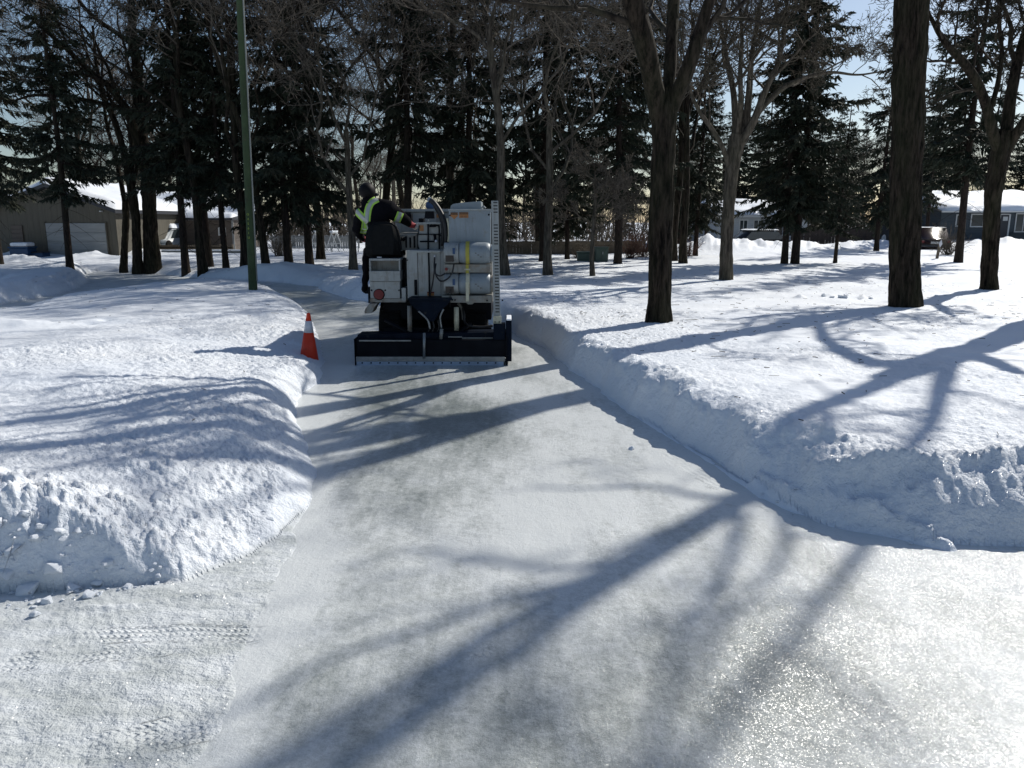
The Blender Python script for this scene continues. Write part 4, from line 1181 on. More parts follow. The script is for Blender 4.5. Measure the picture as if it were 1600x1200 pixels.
# gap post and main panel with its doors
pbox('dark_gap', 625.8, 404, 633, 470, .80, 1.1, M['black'], bev=.003)
pbox('corner_post', 627.2, 450, 634.5, 470, .52, .8, M['white_paint'])
mp_ = pbox('rear_panel', 634.8, 391, 702, 466.8, .54, 1.6, M['white_paint'])
for px, a, b in ((653, 394, 466), (688.3, 394, 466)):
    pbox('door_seam', px - .6, a, px + .6, b, .534, .545, M['black'], mp_, bev=0)
pbox('door_seam', 670.2, 394, 671.4, 466, .534, .545, M['hose'], mp_, bev=0)
pbox('door_ledge', 651, 391.8, 688.5, 394.8, .49, .545, M['white_paint'], mp_, bev=.004)
bm = bmesh.new()
for k_, yy in enumerate((439, 458.5)):
    pass
a = w(647, 437, .53); b = w(652.3, 461, .53)
add_box(bm, a.x, b.x, .522, .545, b.z, a.z, .009); bm_obj('handle_slot', bm, M['black'], mp_)
bolt(636.2, 406.5, .54, .01, mp_)
pbox('warning_label', 667.5, 455.8, 678.5, 462, .531, .536, M['orange_label'], mp_, bev=0)
pbox('label_header', 667.5, 455.8, 678.5, 458, .529, .5305, M['red_lens'], mp_, bev=0)
# control deck in front of the operator's right hand
pbox('control_deck', 626, 363.5, 703, 391, 1.05, 2.1, M['white_dirty'])
deck = pbox('dash_panel', 652, 349, 694, 391, .95, 1.05, M['white_paint'])
pbox('dash_top', 650, 347.5, 695.5, 350, .90, 1.3, M['white_paint'], deck, bev=.003)
pbox('dash_panel', 624, 366, 652, 391, .98, 1.05, M['white_dirty'])
for i in range(4): pbox('lever_slot', 633 + i * 6.4, 369 + (i % 2) * 2, 636 + i * 6.4, 387, .955, .985, M['black'], deck, bev=.002)
# snow tank across the front
tank = pbox('snow_tank', 617, 331, 706, 365, 1.9, 3.4, M['white_paint'], bev=.02)
pbox('tank_rim', 616, 326.5, 706, 331, 1.86, 3.45, M['white_paint'], bev=.008)
pbox('tank_window', 627, 332, 642, 347, 1.88, 1.9, M['black'], tank, bev=.002)
pbox('tank_label', 682, 335, 694, 340, 1.885, 1.9, M['orange_label'], tank, bev=0)
pbox('warning_label', 655.5, 352, 662, 361, .94, .95, M['orange_label'], deck, bev=0)
lampm = ppoly('work_lamp', [(664.5, 330), (677, 330), (678.5, 341.5), (663, 341.5)], .90, 1.0, M['black'])
ptube('lamp_stalk', [(670, 342), (669, 347), (669, 352)], .94, .012, M['grey_metal'])
ptube('control_rod', [(669, 350), (669, 391)], .92, .012, M['black'], smooth_path=False)
ptube('control_rod', [(669.5, 391), (670.5, 430), (671, 464)], .52, .012, M['black'], smooth_path=False)
ptube('cross_lever', [(656, 377.3), (682, 377.3)], .90, .011, M['black'], smooth_path=False)
ptube('cross_lever', [(652, 366), (695, 366.5)], .92, .009, M['hose'], smooth_path=False)
ptube('hand_lever', [(671, 353), (684, 352.5), (686, 356), (686.5, 389)], .90, .012, M['black'])
ptube('lever_grip', [(671, 353), (681, 352.7)], .90, .02, M['black'], smooth_path=False)
ptube('valve_pipe', [(679, 366), (679.5, 372), (680, 378)], .90, .022, M['black'])
ptube('valve_pipe', [(688, 366), (694, 367), (699, 365)], .9, .022, M['hose'])
bm = bmesh.new(); add_lathe(bm, [(.02, 0), (.02, -.02), (.008, -.03)], w(681.5, 376.8, .88), 'Y', 12); bm_obj('lever_knob', bm, M['collar'], mach)
ptube('control_rod', [(655, 352), (652, 377), (655, 391)], .93, .008, M['hose'])
pbox('gauge_box', 634, 334, 643, 346, 1.4, 1.6, M['black'], bev=.01)
pbox('switch_box', 654, 341, 662, 348, 1.1, 1.3, M['black'], bev=.01)
# big hoses that climb over the deck
ptube('big_hose', [(672, 312.5), (678, 317), (686, 328), (692, 340), (696, 354), (697, 372), (696, 388)], [.95, .93, .9, .86, .84, .84, .86], .038, M['hose'], k=14)
ptube('big_hose', [(679, 322), (686, 333), (690, 346), (692, 360), (691, 384)], [1.0, .95, .92, .9, .9], .026, M['hose'], k=12)
ptube('hose_end', [(669.5, 310.5), (675, 315)], [.96, .94], .035, M['tank_paint'], k=12, smooth_path=False)
ptube('hose_sleeve', [(699, 341), (701, 350), (702, 364), (701, 378)], .8, .02, M['cream'], k=8)
pbox('blue_cover', 664.5, 314.5, 680, 327, 2.1, 2.5, M['blue_cover'], bev=.05)
# water tank box on the right with its labels
bx = pbox('water_tank', 701, 328.5, 767, 391, .62, 1.9, M['tank_paint'], bev=.012)
pbox('tank_lid', 699, 326.5, 769, 329, .60, 1.95, M['white_paint'], bev=.006)
pbox('dark_edge', 767.3, 331, 770, 391, .75, 1.9, M['black'], bev=.003)
bolt(763.8, 335.5, .62, .014, bx)
bolt(703, 336.5, .62, .012, bx)
lb = ppoly('shield_label', [(704, 331.8), (715.2, 331.8), (715.2, 337.5), (709.8, 342.8), (704, 337.5)], .614, .619, M['orange_label'], bx)
pbox('label_header', 704.2, 332, 715, 335.6, .611, .6135, M['dark_label'], bx, bev=0)
pbox('warning_label', 717.3, 331.5, 731.8, 340.4, .614, .619, M['orange_label'], bx, bev=0)
pbox('label_header', 717.6, 331.8, 731.5, 335.0, .611, .6135, M['dark_label'], bx, bev=0)
for x, y, s_, m_ in ((709.6, 333.9, .026, 'orange_label'), (724.5, 333.5, .028, 'orange_label')):
    p = w(x, y, .609); flat_text('label_print', 'WARNING' if x > 715 else 'DANGER', s_, M[m_], bx, p, depth=.0006)
for yy in (337.2, 338.8):
    for x0 in (719.2, 725):
        pbox('label_line', x0, yy, x0 + 4.8, yy + .6, .6125, .6135, M['dark_label'], bx, bev=0)
tag(ppoly('scoop', [(703.5, 327), (704, 322), (708, 318.6), (719, 317), (751, 314.3), (752.2, 326.5)], .9, 1.7, M['tank_paint']), 'frosted grey tub lying on the tank lid')
ptube('lid_handle', [(752, 326), (755, 322.5), (759, 325.5)], 1.0, .012, M['tank_paint'])
# gas cylinders in their rack
for y0, y1 in ((379, 413), (427.5, 461.5)):
    a = w(693, y0, .3); b = w(768, y1, .3)
    zc = (a.z + b.z) / 2; rr = (a.z - b.z) / 2
    Lx = b.x - a.x
    prof = [(.03, .17), (rr * .55, .185), (rr * .9, .215), (rr, .27), (rr, Lx - .09), (rr * .93, Lx - .035), (rr * .7, Lx - .01), (.03, Lx)]
    bm = bmesh.new(); add_lathe(bm, prof, (a.x, .3 + rr, zc), 'X', 48)
    cyl = bm_obj('gas_cylinder', bm, M['tank_paint'], mach, True)
    bm = bmesh.new(); add_lathe(bm, [(rr * .97, 0), (rr * .97, .205), (rr * .93, .205), (rr * .93, .0)], (a.x, .3 + rr, zc), 'X', 48)
    bm_obj('collar', bm, M['white_paint'], cyl)
    bm = bmesh.new(); add_lathe(bm, [(rr * .8, Lx - .012), (rr * .8, Lx + .045), (rr * .74, Lx + .045), (rr * .74, Lx - .012)], (a.x, .3 + rr, zc), 'X', 40)
    bm_obj('foot_ring', bm, M['tank_paint'] if y0 < 400 else M['white_dirty'], cyl)
    ym = (y0 + y1) / 2
    pbox('collar_opening', 696, ym + 3, 709, ym + 13, .295 + .01, .33 + .02, M['dark_label'], cyl, bev=.004)
    pbox('blue_label', 707, ym - 8.5, 711, ym + 1, .297, .303 + .01, M['blue_cover'], cyl, bev=0)
    for q in range(3):
        pbox('label_mark', 742 + q * 4, ym + (q - 1) * 3 + 2, 744.6 + q * 4, ym + (q - 1) * 3 + 3, .298, .302, M['dark_label'], cyl, bev=0)
pbox('rack_shelf', 694, 413, 767, 426, .40, .62, M['white_dirty'], bev=.008)
pbox('rack_back', 691, 391, 769, 466, .60, 1.5, M['white_dirty'], bev=.004)
pbox('rack_sill', 690, 462, 770, 473, .33, 1.0, M['white_dirty'], bev=.006)
pbox('rack_plate', 695, 420, 702, 426, .385, .40, M['white_dirty'], bev=.002)
bm = bmesh.new(); add_lathe(bm, [(.022, 0), (.022, -.01)], w(697.5, 420.5, .388), 'Y', 16); bm_obj('red_cap', bm, M['red_lens'], mach)
# strap over the cylinders
a = w(727, 378, .29); b = w(733, 378, .29)
def strap(name, y0, y1, mat):
    p0 = w(730, y0, .3); p1 = w(730, y1, .3); zc = (p0.z + p1.z) / 2; rr = (p0.z - p1.z) / 2 + .008
    bm = bmesh.new(); vs = []
    for q in range(15):
        t = math.pi * (q / 14)
        for x in (a.x, b.x):
            for r_ in (rr, rr + .006):
                vs.append(bm.verts.new((x, .3 + rr - .008 - math.sin(t) * r_, zc + math.cos(t) * r_)))
    for q in range(14):
        i = q * 4
        for s_ in ((0, 1, 5, 4), (1, 3, 7, 5), (3, 2, 6, 7), (2, 0, 4, 6)): bm.faces.new([vs[i + j] for j in s_])
    bmesh.ops.recalc_face_normals(bm, faces=bm.faces)
    return bm_obj(name, bm, mat, mach)
strap('yellow_strap', 379, 413, M['yellow'])
strap('strap', 427.5, 461.5, M['cream'])
pbox('strap_buckle', 725.5, 420, 734.5, 422.2, .375, .40, M['cream'], bev=.002)
pbox('strap_end', 727.5, 413.5, 732.5, 428, .385, .40, M['yellow'], bev=.002)
pbox('strap_bracket', 727.5, 441, 733, 471, .272, .297, M['cream'], bev=.004)
ppoly('tow_eye', [(728, 472.5), (741, 472.5), (738, 475.5), (731, 475.5)], .34, .4, M['white_dirty'])
for px, py in ((697, 467.5), (707, 468.5), (711, 468.7), (761, 469.5)): bolt(px, py, .33, .012)
# gas hoses
ptube('gas_hose', [(679, 402), (678.5, 418), (681, 428), (688, 431), (696, 427)], [.48, .40, .33, .3, .3], .011, M['hose'])
ptube('gas_hose', [(681, 412), (680, 426), (688, 439), (700, 435), (707, 424), (709, 413)], [.48, .40, .3, .27, .28, .3], .012, M['hose'])
ptube('gas_hose', [(679, 420), (676, 442), (672.5, 458), (672, 466)], [.4, .45, .48, .5], .011, M['hose'])
ptube('gas_hose', [(704, 452), (703, 470), (703, 480)], [.3, .3, .35], .008, M['hose'])
ptube('brass_fitting', [(679, 399), (679, 408)], .5, .013, M['collar'], smooth_path=False)
ptube('water_hose', [(720, 476), (725, 490), (726, 503), (735, 509), (752, 511), (770, 509)], [.6, .5, .45, .35, .3, .3], .018, M['hose'])
ptube('water_hose', [(716, 474), (722, 484), (724, 500)], [.6, .55, .5], .022, M['white_dirty'])
pbox('mud_flap', 636, 474, 640, 500, .6, .62, M['rubber'], bev=.002)
pbox('right_guard', 758, 474, 760, 512, .95, 1.3, M['grey_metal'], bev=.003)
pbox('underframe', 600, 476, 758, 532, 1.35, 3.0, M['black'], bev=.02)
pbox('bottom_tray', 612, 470, 760, 476, .7, 1.5, M['black'], bev=.004)
# white measuring post with black ticks, leaning a little
p0 = w(776.8, 508, .08); p1 = w(773.0, 313.5, .08)
bm = bmesh.new()
hw = .048
for dyv in (0, .03):
    pass
vs = [bm.verts.new((p.x + s_ * hw, .08 + dyv, p.z)) for dyv in (0, .035) for p in (p0, p1) for s_ in (-1, 1)]
for f in ((0, 1, 3, 2), (4, 6, 7, 5), (0, 2, 6, 4), (1, 5, 7, 3), (2, 3, 7, 6), (0, 4, 5, 1)): bm.faces.new([vs[i] for i in f])
bmesh.ops.recalc_face_normals(bm, faces=bm.faces)
bmesh.ops.bevel(bm, geom=list(bm.edges), offset=.004, segments=1, affect='EDGES')
post = bm_obj('measuring_post', bm, M['white_paint'], mach)
n_t = 40
tick_me = None
for i in range(n_t):
    t = (i + .6) / n_t
    p = p1.lerp(p0, t)
    if i in (4, 5, 6, 14, 36, 37, 38, 39): continue
    lean = (p0.x - p1.x) / (p0.z - p1.z)
    if tick_me is None:
        bm = bmesh.new(); add_box(bm, -.026, .030, -.004, 0, -.0075, .0075); tick_me = bpy.data.meshes.new('tick'); bm.to_mesh(tick_me); bm.free(); tick_me.materials.append(M['tick'])
    o = bpy.data.objects.new('tick', tick_me); C.objects.link(o); o.parent = post; o.location = (p.x + .006, .08, p.z)
pbox('post_bracket', 770.5, 494, 783.5, 507, .05, .078, M['cream'], post, bev=.003)
for px in (773.5, 780): bolt(px, 503, .05, .009, post)
bolt(785, 469, .1, .012, post)
# seat
seat = empty('seat', (0, 0, 0)); seat.parent = mach
bm = bmesh.new()
out = [(573, 401), (571, 392), (571, 372), (574, 357), (580, 349), (590, 346.3), (606, 346.3), (616, 349), (622, 357), (626, 374), (627.5, 392), (625.5, 401)]
add_poly(bm, [(w(x, y, .72).x, w(x, y, .72).z) for x, y in out], .66, .80)
bmesh.ops.bevel(bm, geom=[e for e in bm.edges], offset=.03, segments=3, affect='EDGES')
bm_obj('backrest', bm, M['seat'], seat, True)
bm = bmesh.new(); add_poly(bm, [(w(x, y, .655).x, w(x, y, .655).z) for x, y in [(582, 398), (580, 372), (584, 352), (612, 352), (616, 372), (615, 398)]], .648, .668)
bmesh.ops.bevel(bm, geom=[e for e in bm.edges], offset=.006, segments=2, affect='EDGES')
bm_obj('back_panel', bm, M['seat'], seat)
pbox('cushion', 574, 394, 627, 402, .78, 1.3, M['seat'], seat, bev=.03)
ptube('armrest', [(627, 374), (630, 372), (631, 380), (631, 398)], [.8, .9, 1.1, 1.2], .025, M['seat'], seat)
pbox('seat_base', 578, 402, 622, 404.3, .62, 1.2, M['black'], seat, bev=.004)
pbox('hinge', 589, 401.2, 596, 402.8, .60, .625, M['collar'], seat, bev=0)
# steering column and wheel ahead of the operator
sw = w(586, 372, 1.62)
bm = bmesh.new()
ring = [sw + Vector((.19 * math.cos(a_), .05 * math.sin(a_) , .17 * math.sin(a_) * .4)) for a_ in [2 * math.pi * q / 24 for q in range(25)]]
add_tube(bm, ring, .015, 8, caps=False)
add_tube(bm, [sw, sw + Vector((0, .35, -.6))], .03, 10)
add_tube(bm, [sw + Vector((-.19, 0, 0)), sw + Vector((.19, 0, 0))], .012, 8)
bm_obj('steering_wheel', bm, M['black'], mach, True)
pbox('front_cowl', 578, 380, 622, 466, 2.0, 3.4, M['white_paint'], bev=.02)
pbox('foot_plate', 570, 455, 628, 459, 1.0, 2.0, M['black'], bev=.004)

# ------------------------------------------------------------------ the operator
M['jacket'] = simple('black_jacket', (.006, .006, .008), .95, var=.3, scale=14, bmp=.35, spec=.05)
M['lime_trim'] = simple('lime_trim', (.36, .62, .08), .7, var=.05)
M['reflective'] = simple('grey_reflective_tape', (.34, .37, .35), .4, var=.08)
M['glove_red'] = simple('red_glove', (.26, .012, .025), .8, bmp=.3)
M['cuff'] = simple('white_cuff', (.6, .58, .56), .85)
M['helmet'] = simple('black_helmet', (.006, .006, .007), .6, spec=.12)
M['skin'] = simple('wind_red_skin', (.42, .24, .18), .6)
PO = w(590, 380, 1.0)
person = empty('person', ROOT + PO)
tag(person, 'machine operator in black jacket with lime reflective bands, seated with back turned', 'person')
def q(px, py, dy): return w(px, py, dy) - PO
nodes = []   # (position, radius x, parent)
def nd(px, py, dy, r, par=None, r2=None):
    nodes.append((q(px, py, dy), r, par, r2 or r)); return len(nodes) - 1
pel = nd(600, 394, .98, .17)
ab = nd(594, 374, .98, .175, pel)
ch = nd(591, 350, 1.00, .20, ab, .17)
up_ = nd(592, 327, 1.02, .175, ch)
nk = nd(579, 314, 1.05, .085, up_)
hd = nd(574.5, 303.5, 1.08, .098, nk)
ht = nd(573.5, 294.5, 1.08, .085, hd)
sr = nd(609, 326, 1.04, .135, up_)
er = nd(627, 340, 1.12, .098, sr)
fr_ = nd(637, 347, 1.22, .075, er)
wr = nd(643, 352, 1.30, .052, fr_)
pm_ = nd(648.5, 354.5, 1.34, .050, wr)
sl = nd(565, 335, 1.04, .105, up_)
el_ = nd(557, 360, 1.18, .078, sl)
wl = nd(566, 374, 1.44, .045, el_)
pl = nd(573, 375, 1.53, .036, wl)
hl = nd(588, 396, 1.08, .105, pel); kl = nd(574, 392, 1.42, .085, hl); al = nd(571, 440, 1.40, .058, kl); tl = nd(570.5, 452, 1.42, .055, al); t2 = nd(571, 455.5, 1.58, .045, tl)
hr = nd(611, 396, 1.08, .105, pel); kr = nd(616, 388, 1.42, .085, hr); ar = nd(617, 436, 1.44, .058, kr); tr_ = nd(617, 450, 1.46, .055, ar); t3 = nd(618, 453, 1.62, .045, tr_)
# fingers of both gloved hands, closing on lever and wheel
for (hand, (bx_, by_, bd)) in ((pm_, (650.5, 353.5, 1.36)), (pl, (575, 374, 1.56))):
    for k_ in range(4):
        f1 = nd(bx_ + .3, by_ + 1.3 * k_ - 1.5, bd + .02, .0125, hand)
        f2 = nd(bx_ + 2.2 + .3 * (k_ == 1), by_ + 1.3 * k_ - 1.2, bd + .05, .0115, f1)
        f3 = nd(bx_ + 2.6, by_ + 1.3 * k_ - .2, bd + .085 - .006 * k_, .010, f2)
    t1 = nd(bx_ - 1.2, by_ - 3.2, bd - .03, .014, hand); t2_ = nd(bx_ + 1.2, by_ - 3.8, bd - .035, .012, t1)
me = bpy.data.meshes.new('body')
me.from_pydata([tuple(n[0]) for n in nodes], [(n[2], i) for i, n in enumerate(nodes) if n[2] is not None], [])
tmp = bpy.data.objects.new('tmp_body', me); C.objects.link(tmp)
sk = tmp.modifiers.new('s', 'SKIN'); sk.use_smooth_shade = True
for i, n in enumerate(nodes): me.skin_vertices[0].data[i].radius = (n[1], n[3])
me.skin_vertices[0].data[0].use_root = True
sb = tmp.modifiers.new('u', 'SUBSURF'); sb.levels = 2; sb.render_levels = 2
bpy.context.view_layer.update()
bme = bpy.data.meshes.new_from_object(tmp.evaluated_get(bpy.context.evaluated_depsgraph_get()))
bpy.data.objects.remove(tmp)
for v in bme.vertices:   # folds of the padded jacket
    if v.co.z < (q(574, 316, 1.05)).z:
        nz = mnoise.noise(v.co * 6.5); v.co += v.normal * .016 * nz + v.normal * .006 * math.sin(v.co.z * 42 + 3 * mnoise.noise(v.co * 4))
bme.materials.clear()
for mt in ('jacket', 'glove_red', 'skin'): bme.materials.append(M[mt])
gl = [q(650, 354, 1.36), q(575, 374, 1.56)]
face_c = q(577, 304, 1.17)
for p in bme.polygons:
    p.use_smooth = True
    if min((p.center - g_).length for g_ in gl) < .15: p.material_index = 1
    elif (p.center - face_c).length < .075: p.material_index = 2
body = link_mesh('body', bme, None, person)
bvh = BVHTree.FromObject(body, bpy.context.evaluated_depsgraph_get()) if False else BVHTree.FromPolygons([v.co.copy() for v in bme.vertices], [tuple(p.vertices) for p in bme.polygons])
def band(pts, wpx, name='reflective_band'):
    """tape lying on the back of the jacket along a line, with lime edges"""
    P2 = curve_pts([Vector((x, y, 0)) for x, y in pts], 7)
    for off, wd, mt, lift in ((0, wpx, 'lime_trim', .004), (0, wpx * .52, 'reflective', .009)):
        bm = bmesh.new(); rows = []
        for i, p in enumerate(P2):
            t = (P2[min(i + 1, len(P2) - 1)] - P2[max(i - 1, 0)]).normalized(); nn_ = Vector((-t.y, t.x, 0))
            row = []
            for s_ in (-1, -.33, .33, 1):
                c = p + nn_ * wd / 2 * s_
                o_ = q(c.x, c.y, -.6); d_ = (q(c.x, c.y, 1.5) - o_).normalized()
                hit = bvh.ray_cast(o_, d_)
                if hit[0] is None:
                    near = bvh.find_nearest(q(c.x, c.y, 1.0)); hp, hn = near[0], near[1]
                else: hp, hn = hit[0], hit[1]
                row.append((hp, hn))
            rows.append(row)
        vs = []
        for row in rows:
            vs.append([(bm.verts.new(hp + hn * lift), bm.verts.new(hp - hn * .006)) for hp, hn in row])
        for a_, b_ in zip(vs, vs[1:]):
            for i in range(3):
                bm.faces.new((a_[i][0], b_[i][0], b_[i + 1][0], a_[i + 1][0]))
            bm.faces.new((a_[0][1], b_[0][1], b_[0][0], a_[0][0])); bm.faces.new((a_[3][0], b_[3][0], b_[3][1], a_[3][1]))
        bmesh.ops.recalc_face_normals(bm, faces=bm.faces)
        bm_obj(name if mt == 'reflective' else 'lime_edge', bm, M[mt], person, True)
band([(590, 310.5), (581, 316), (576, 325), (574, 336), (573, 346)], 11)
band([(555, 327), (562, 335), (569, 342), (575, 347.5)], 10.5)
band([(570, 345), (569, 352), (568, 359)], 8)
band([(563, 361), (568, 362.5), (573, 363)], 5.5)
band([(626, 332), (622, 342), (618, 350)], 10.5)
# helmet and glove cuff
hc = q(573.8, 299.5, 1.08)
bm = bmesh.new()
bmesh.ops.create_uvsphere(bm, u_segments=28, v_segments=16, radius=.135)
for v in bm.verts:
    v.co.x *= .92; v.co.y *= 1.08
    if v.co.z < -.02: v.co.z = -.02 + (v.co.z + .02) * .75
    v.co = v.co + hc
bm_obj('helmet', bm, M['helmet'], person, True)
bm = bmesh.new(); add_box(bm, hc.x - .04, hc.x + .14, hc.y + .02, hc.y + .17, hc.z - .06, hc.z - .015, .015)
bm_obj('goggles', bm, M['navy'], person, True)
bm = bmesh.new(); add_tube(bm, [q(568, 312, 1.03), q(575, 315, 1.06), q(586, 313, 1.08)], .085, 14, .07)
bm_obj('neck_warmer', bm, M['jacket'], person, True)
bm = bmesh.new(); add_tube(bm, [q(648.2, 353.2, 1.335), q(650, 354.3, 1.35)], .052, 14)
bm_obj('glove_cuff', bm, M['cuff'], person, True)

# ------------------------------------------------------------------ traffic cone
cx_, cy_, cz_ = G(483, 563, .05)[0], G(483, 563, .05)[1], .05
cone = empty('traffic_cone', (cx_, cy_, cz_))
tag(cone, 'orange red traffic cone with one white collar standing in the snow at the path edge', 'traffic cone')
Hc = W(482, 489.5, cy_).z - cz_
def cr(z): return .135 + (.024 - .135) * z / Hc
def cseg(name, z0, z1, mat, lift=0):
    bm = bmesh.new(); pr = [(cr(z0) + lift, z0), (cr(z1) + lift, z1)]
    if name == 'cone_tip': pr += [(cr(z1) * .75, z1 + .006), (.012, z1 + .006), (.012, z1 - .03)]
    add_lathe(bm, pr, (0, 0, 0), 'Z', 40)
    return bm_obj(name, bm, mat, cone, True)
cseg('cone_body', -.06, Hc * .60, M['cone']); cseg('collar', Hc * .60, Hc * .845, M['collar'], .002); cseg('cone_tip', Hc * .845, Hc, M['cone'])
bm = bmesh.new(); add_box(bm, -.17, .17, -.17, .17, -.10, -.055, .01); bm_obj('cone_base', bm, M['cone'], cone)
cone.rotation_euler = (0, R(2.3), 0)

# ------------------------------------------------------------------ utility pole
px_, py_, pz_ = spot(395.5, 453)
pole = empty('utility_pole', (px_, py_, pz_))
tag(pole, 'green treated wooden utility pole with a pale cable guard, leaning slightly left', 'utility pole')
top = W(372, -60, py_) - pole.location
b0 = Vector((0, 0, -.4))
def plerp(t): return Vector((0, 0, 0)).lerp(top, t)
bm = bmesh.new(); add_tube(bm, [b0] + [plerp(t) for t in (0, .1, .25, .5, .75, 1)] + [top * 1.25], .112, 28, .075)
bm_obj('pole_shaft', bm, M['pole'], pole, True)
bm = bmesh.new(); add_tube(bm, [plerp(t) + Vector((.112 - .033 * t + .006, -.03, 0)) for t in (0.03, .3, .6, 1.0, 1.2)], .02, 8)
bm_obj('cable_guard', bm, M['conduit'], pole, True)
for i, chx in enumerate('O4S61U'):
    t = .245 - i * .0148
    p = plerp(t) + Vector((-.01, -(.112 - .03 * t) - .002, 0))
    flat_text('pole_number', chx, .075, M['lime'], pole, p, rot=(math.pi / 2, 0, 0), depth=.004)
# ------------------------------------------------------------------ houses, fences and parked things
def siding(name, col, vertical=True, pitch=.2, rough=.7):
    m, t, b = nodes_of(name)
    tc = t.nodes.new('ShaderNodeTexCoord'); sx = t.nodes.new('ShaderNodeSeparateXYZ'); L(t, tc.outputs['Object'], sx.inputs[0])
    f = math_n(t, 'FRACT', math_n(t, 'DIVIDE', sx.outputs['X' if vertical else 'Z'], pitch))
    g = math_n(t, 'SMOOTH_MIN', f, math_n(t, 'SUBTRACT', 1.0, f), .05)
    n = noise_n(t, coords(t, scale=(3, 3, .5) if vertical else (.5, 3, 3)), 2.5, 5)
    c = ramp(t, n, [(.3, tuple(x * .85 for x in col)), (.7, tuple(x * 1.12 for x in col))])
    L(t, c, b.inputs['Base Color']); b.inputs['Roughness'].default_value = rough
    L(t, bump(t, ramp(t, g, [(0, 0), (.12, 1)]), .6, .02), b.inputs['Normal'])
    return m
M['tan_siding'] = siding('tan_siding', (.085, .077, .058), True, .3)
M['garage_door'] = siding('garage_door_panel', (.26, .275, .28), False, .53)
M['white_siding'] = siding('white_siding', (.42, .44, .45), False, .45)
M['brown_siding'] = siding('brown_siding', (.10, .08, .065), False, .2)
M['grey_siding'] = siding('blue_grey_siding', (.050, .065, .078), False, .18)
M['dark_brick'] = siding('dark_brown_boards', (.035, .024, .02), True, .3)
M['fence_wood'] = simple('weathered_fence_wood', (.13, .105, .075), .85, var=.3, scale=2, bmp=.2)
M['grey_wood'] = simple('grey_wood', (.24, .25, .25), .85, var=.2, scale=2)
M['trim'] = simple('white_trim', (.55, .56, .55), .5, var=.06)
M['dark_trim'] = simple('dark_fascia', (.02, .022, .03), .5)
M['shingle'] = simple('asphalt_shingle', (.05, .05, .05), .9, bmp=.4)
M['cab_green'] = simple('green_cabinet', (.045, .075, .06), .55, var=.1)
def glass_m():
    m, t, b = nodes_of('window_glass')
    b.inputs['Base Color'].default_value = (.03, .04, .045, 1); b.inputs['Roughness'].default_value = .08
    n = noise_n(t, coords(t), 3, 3); L(t, bump(t, n, .05, .02), b.inputs['Normal'])
    return m
M['glass'] = glass_m()
M['car_dark'] = simple('dark_car_paint', (.012, .014, .018), .25, var=.1)
M['car_red'] = simple('dark_red_car_paint', (.022, .006, .008), .28, var=.1)
M['bin_blue'] = simple('blue_bin_plastic', (.01, .05, .13), .5)
M['shrub'] = simple('red_brown_shrub', (.12, .06, .04), .9, var=.3)

def bx(name, parent, x0, x1, y0, y1, z0, z1, mat, bev=0.0):
    bm = bmesh.new(); add_box(bm, x0, x1, y0, y1, z0, z1, bev); return bm_obj(name, bm, mat, parent)
def snow_slab(name, parent, pts_xz, y0, y1, th, seed=1):
    """a lumpy quilt of snow along a roof line given in (x, z)"""
    s = [0]
    for a, b in zip(pts_xz, pts_xz[1:]): s.append(s[-1] + math.hypot(b[0] - a[0], b[1] - a[1]))
    n = 60; q_ = np.linspace(0, s[-1], n); X = np.interp(q_, s, [p[0] for p in pts_xz]); Z = np.interp(q_, s, [p[1] for p in pts_xz])
    ys = np.linspace(y0, y1, 24)
    XX, YY = np.meshgrid(X, ys); ZZ = np.tile(Z, (24, 1))
    e = np.minimum(np.minimum(np.arange(n), np.arange(n)[::-1])[None, :] / 3.0, np.minimum(np.arange(24), np.arange(24)[::-1])[:, None] / 1.5).clip(0, 1)
    T = th * np.sqrt(e) * (1 + .3 * fbm(XX * .8 + seed, YY * .8, seed, 3))
    top = np.stack([XX, YY, ZZ + T + .02], -1).reshape(-1, 3); bot = np.stack([XX, YY, ZZ + .01], -1).reshape(-1, 3)
    qd = grid_quads(24, n)
    me = np_mesh(name, np.concatenate([top, bot]), np.concatenate([qd, qd[:, ::-1] + len(top)]), None, True)
    return link_mesh(name, me, M['snow'], parent)
def window(parent, x0, x1, z0, z1, y, bars=1, mat='trim', curtain=True):
    """frame proud of the wall, pane set back"""
    f = .07
    bm = bmesh.new()
    add_box(bm, x0, x1, y - .05, y - .003, z1 - f, z1); add_box(bm, x0, x1, y - .06, y - .003, z0, z0 + f)
    add_box(bm, x0, x0 + f, y - .045, y - .003, z0 + f, z1 - f); add_box(bm, x1 - f, x1, y - .045, y - .003, z0 + f, z1 - f)
    for i in range(bars):
        xm = x0 + (x1 - x0) * (i + 1) / (bars + 1); add_box(bm, xm - .025, xm + .025, y - .04, y - .003, z0 + f, z1 - f)
    fr = bm_obj('window', bm, M[mat], parent)
    bx('pane', fr, x0 + f, x1 - f, y - .02, y - .004, z0 + f, z1 - f, M['glass'])
    return fr

def at_depth(px, py, Y): p = W(px, py, Y); return p.x, p.z
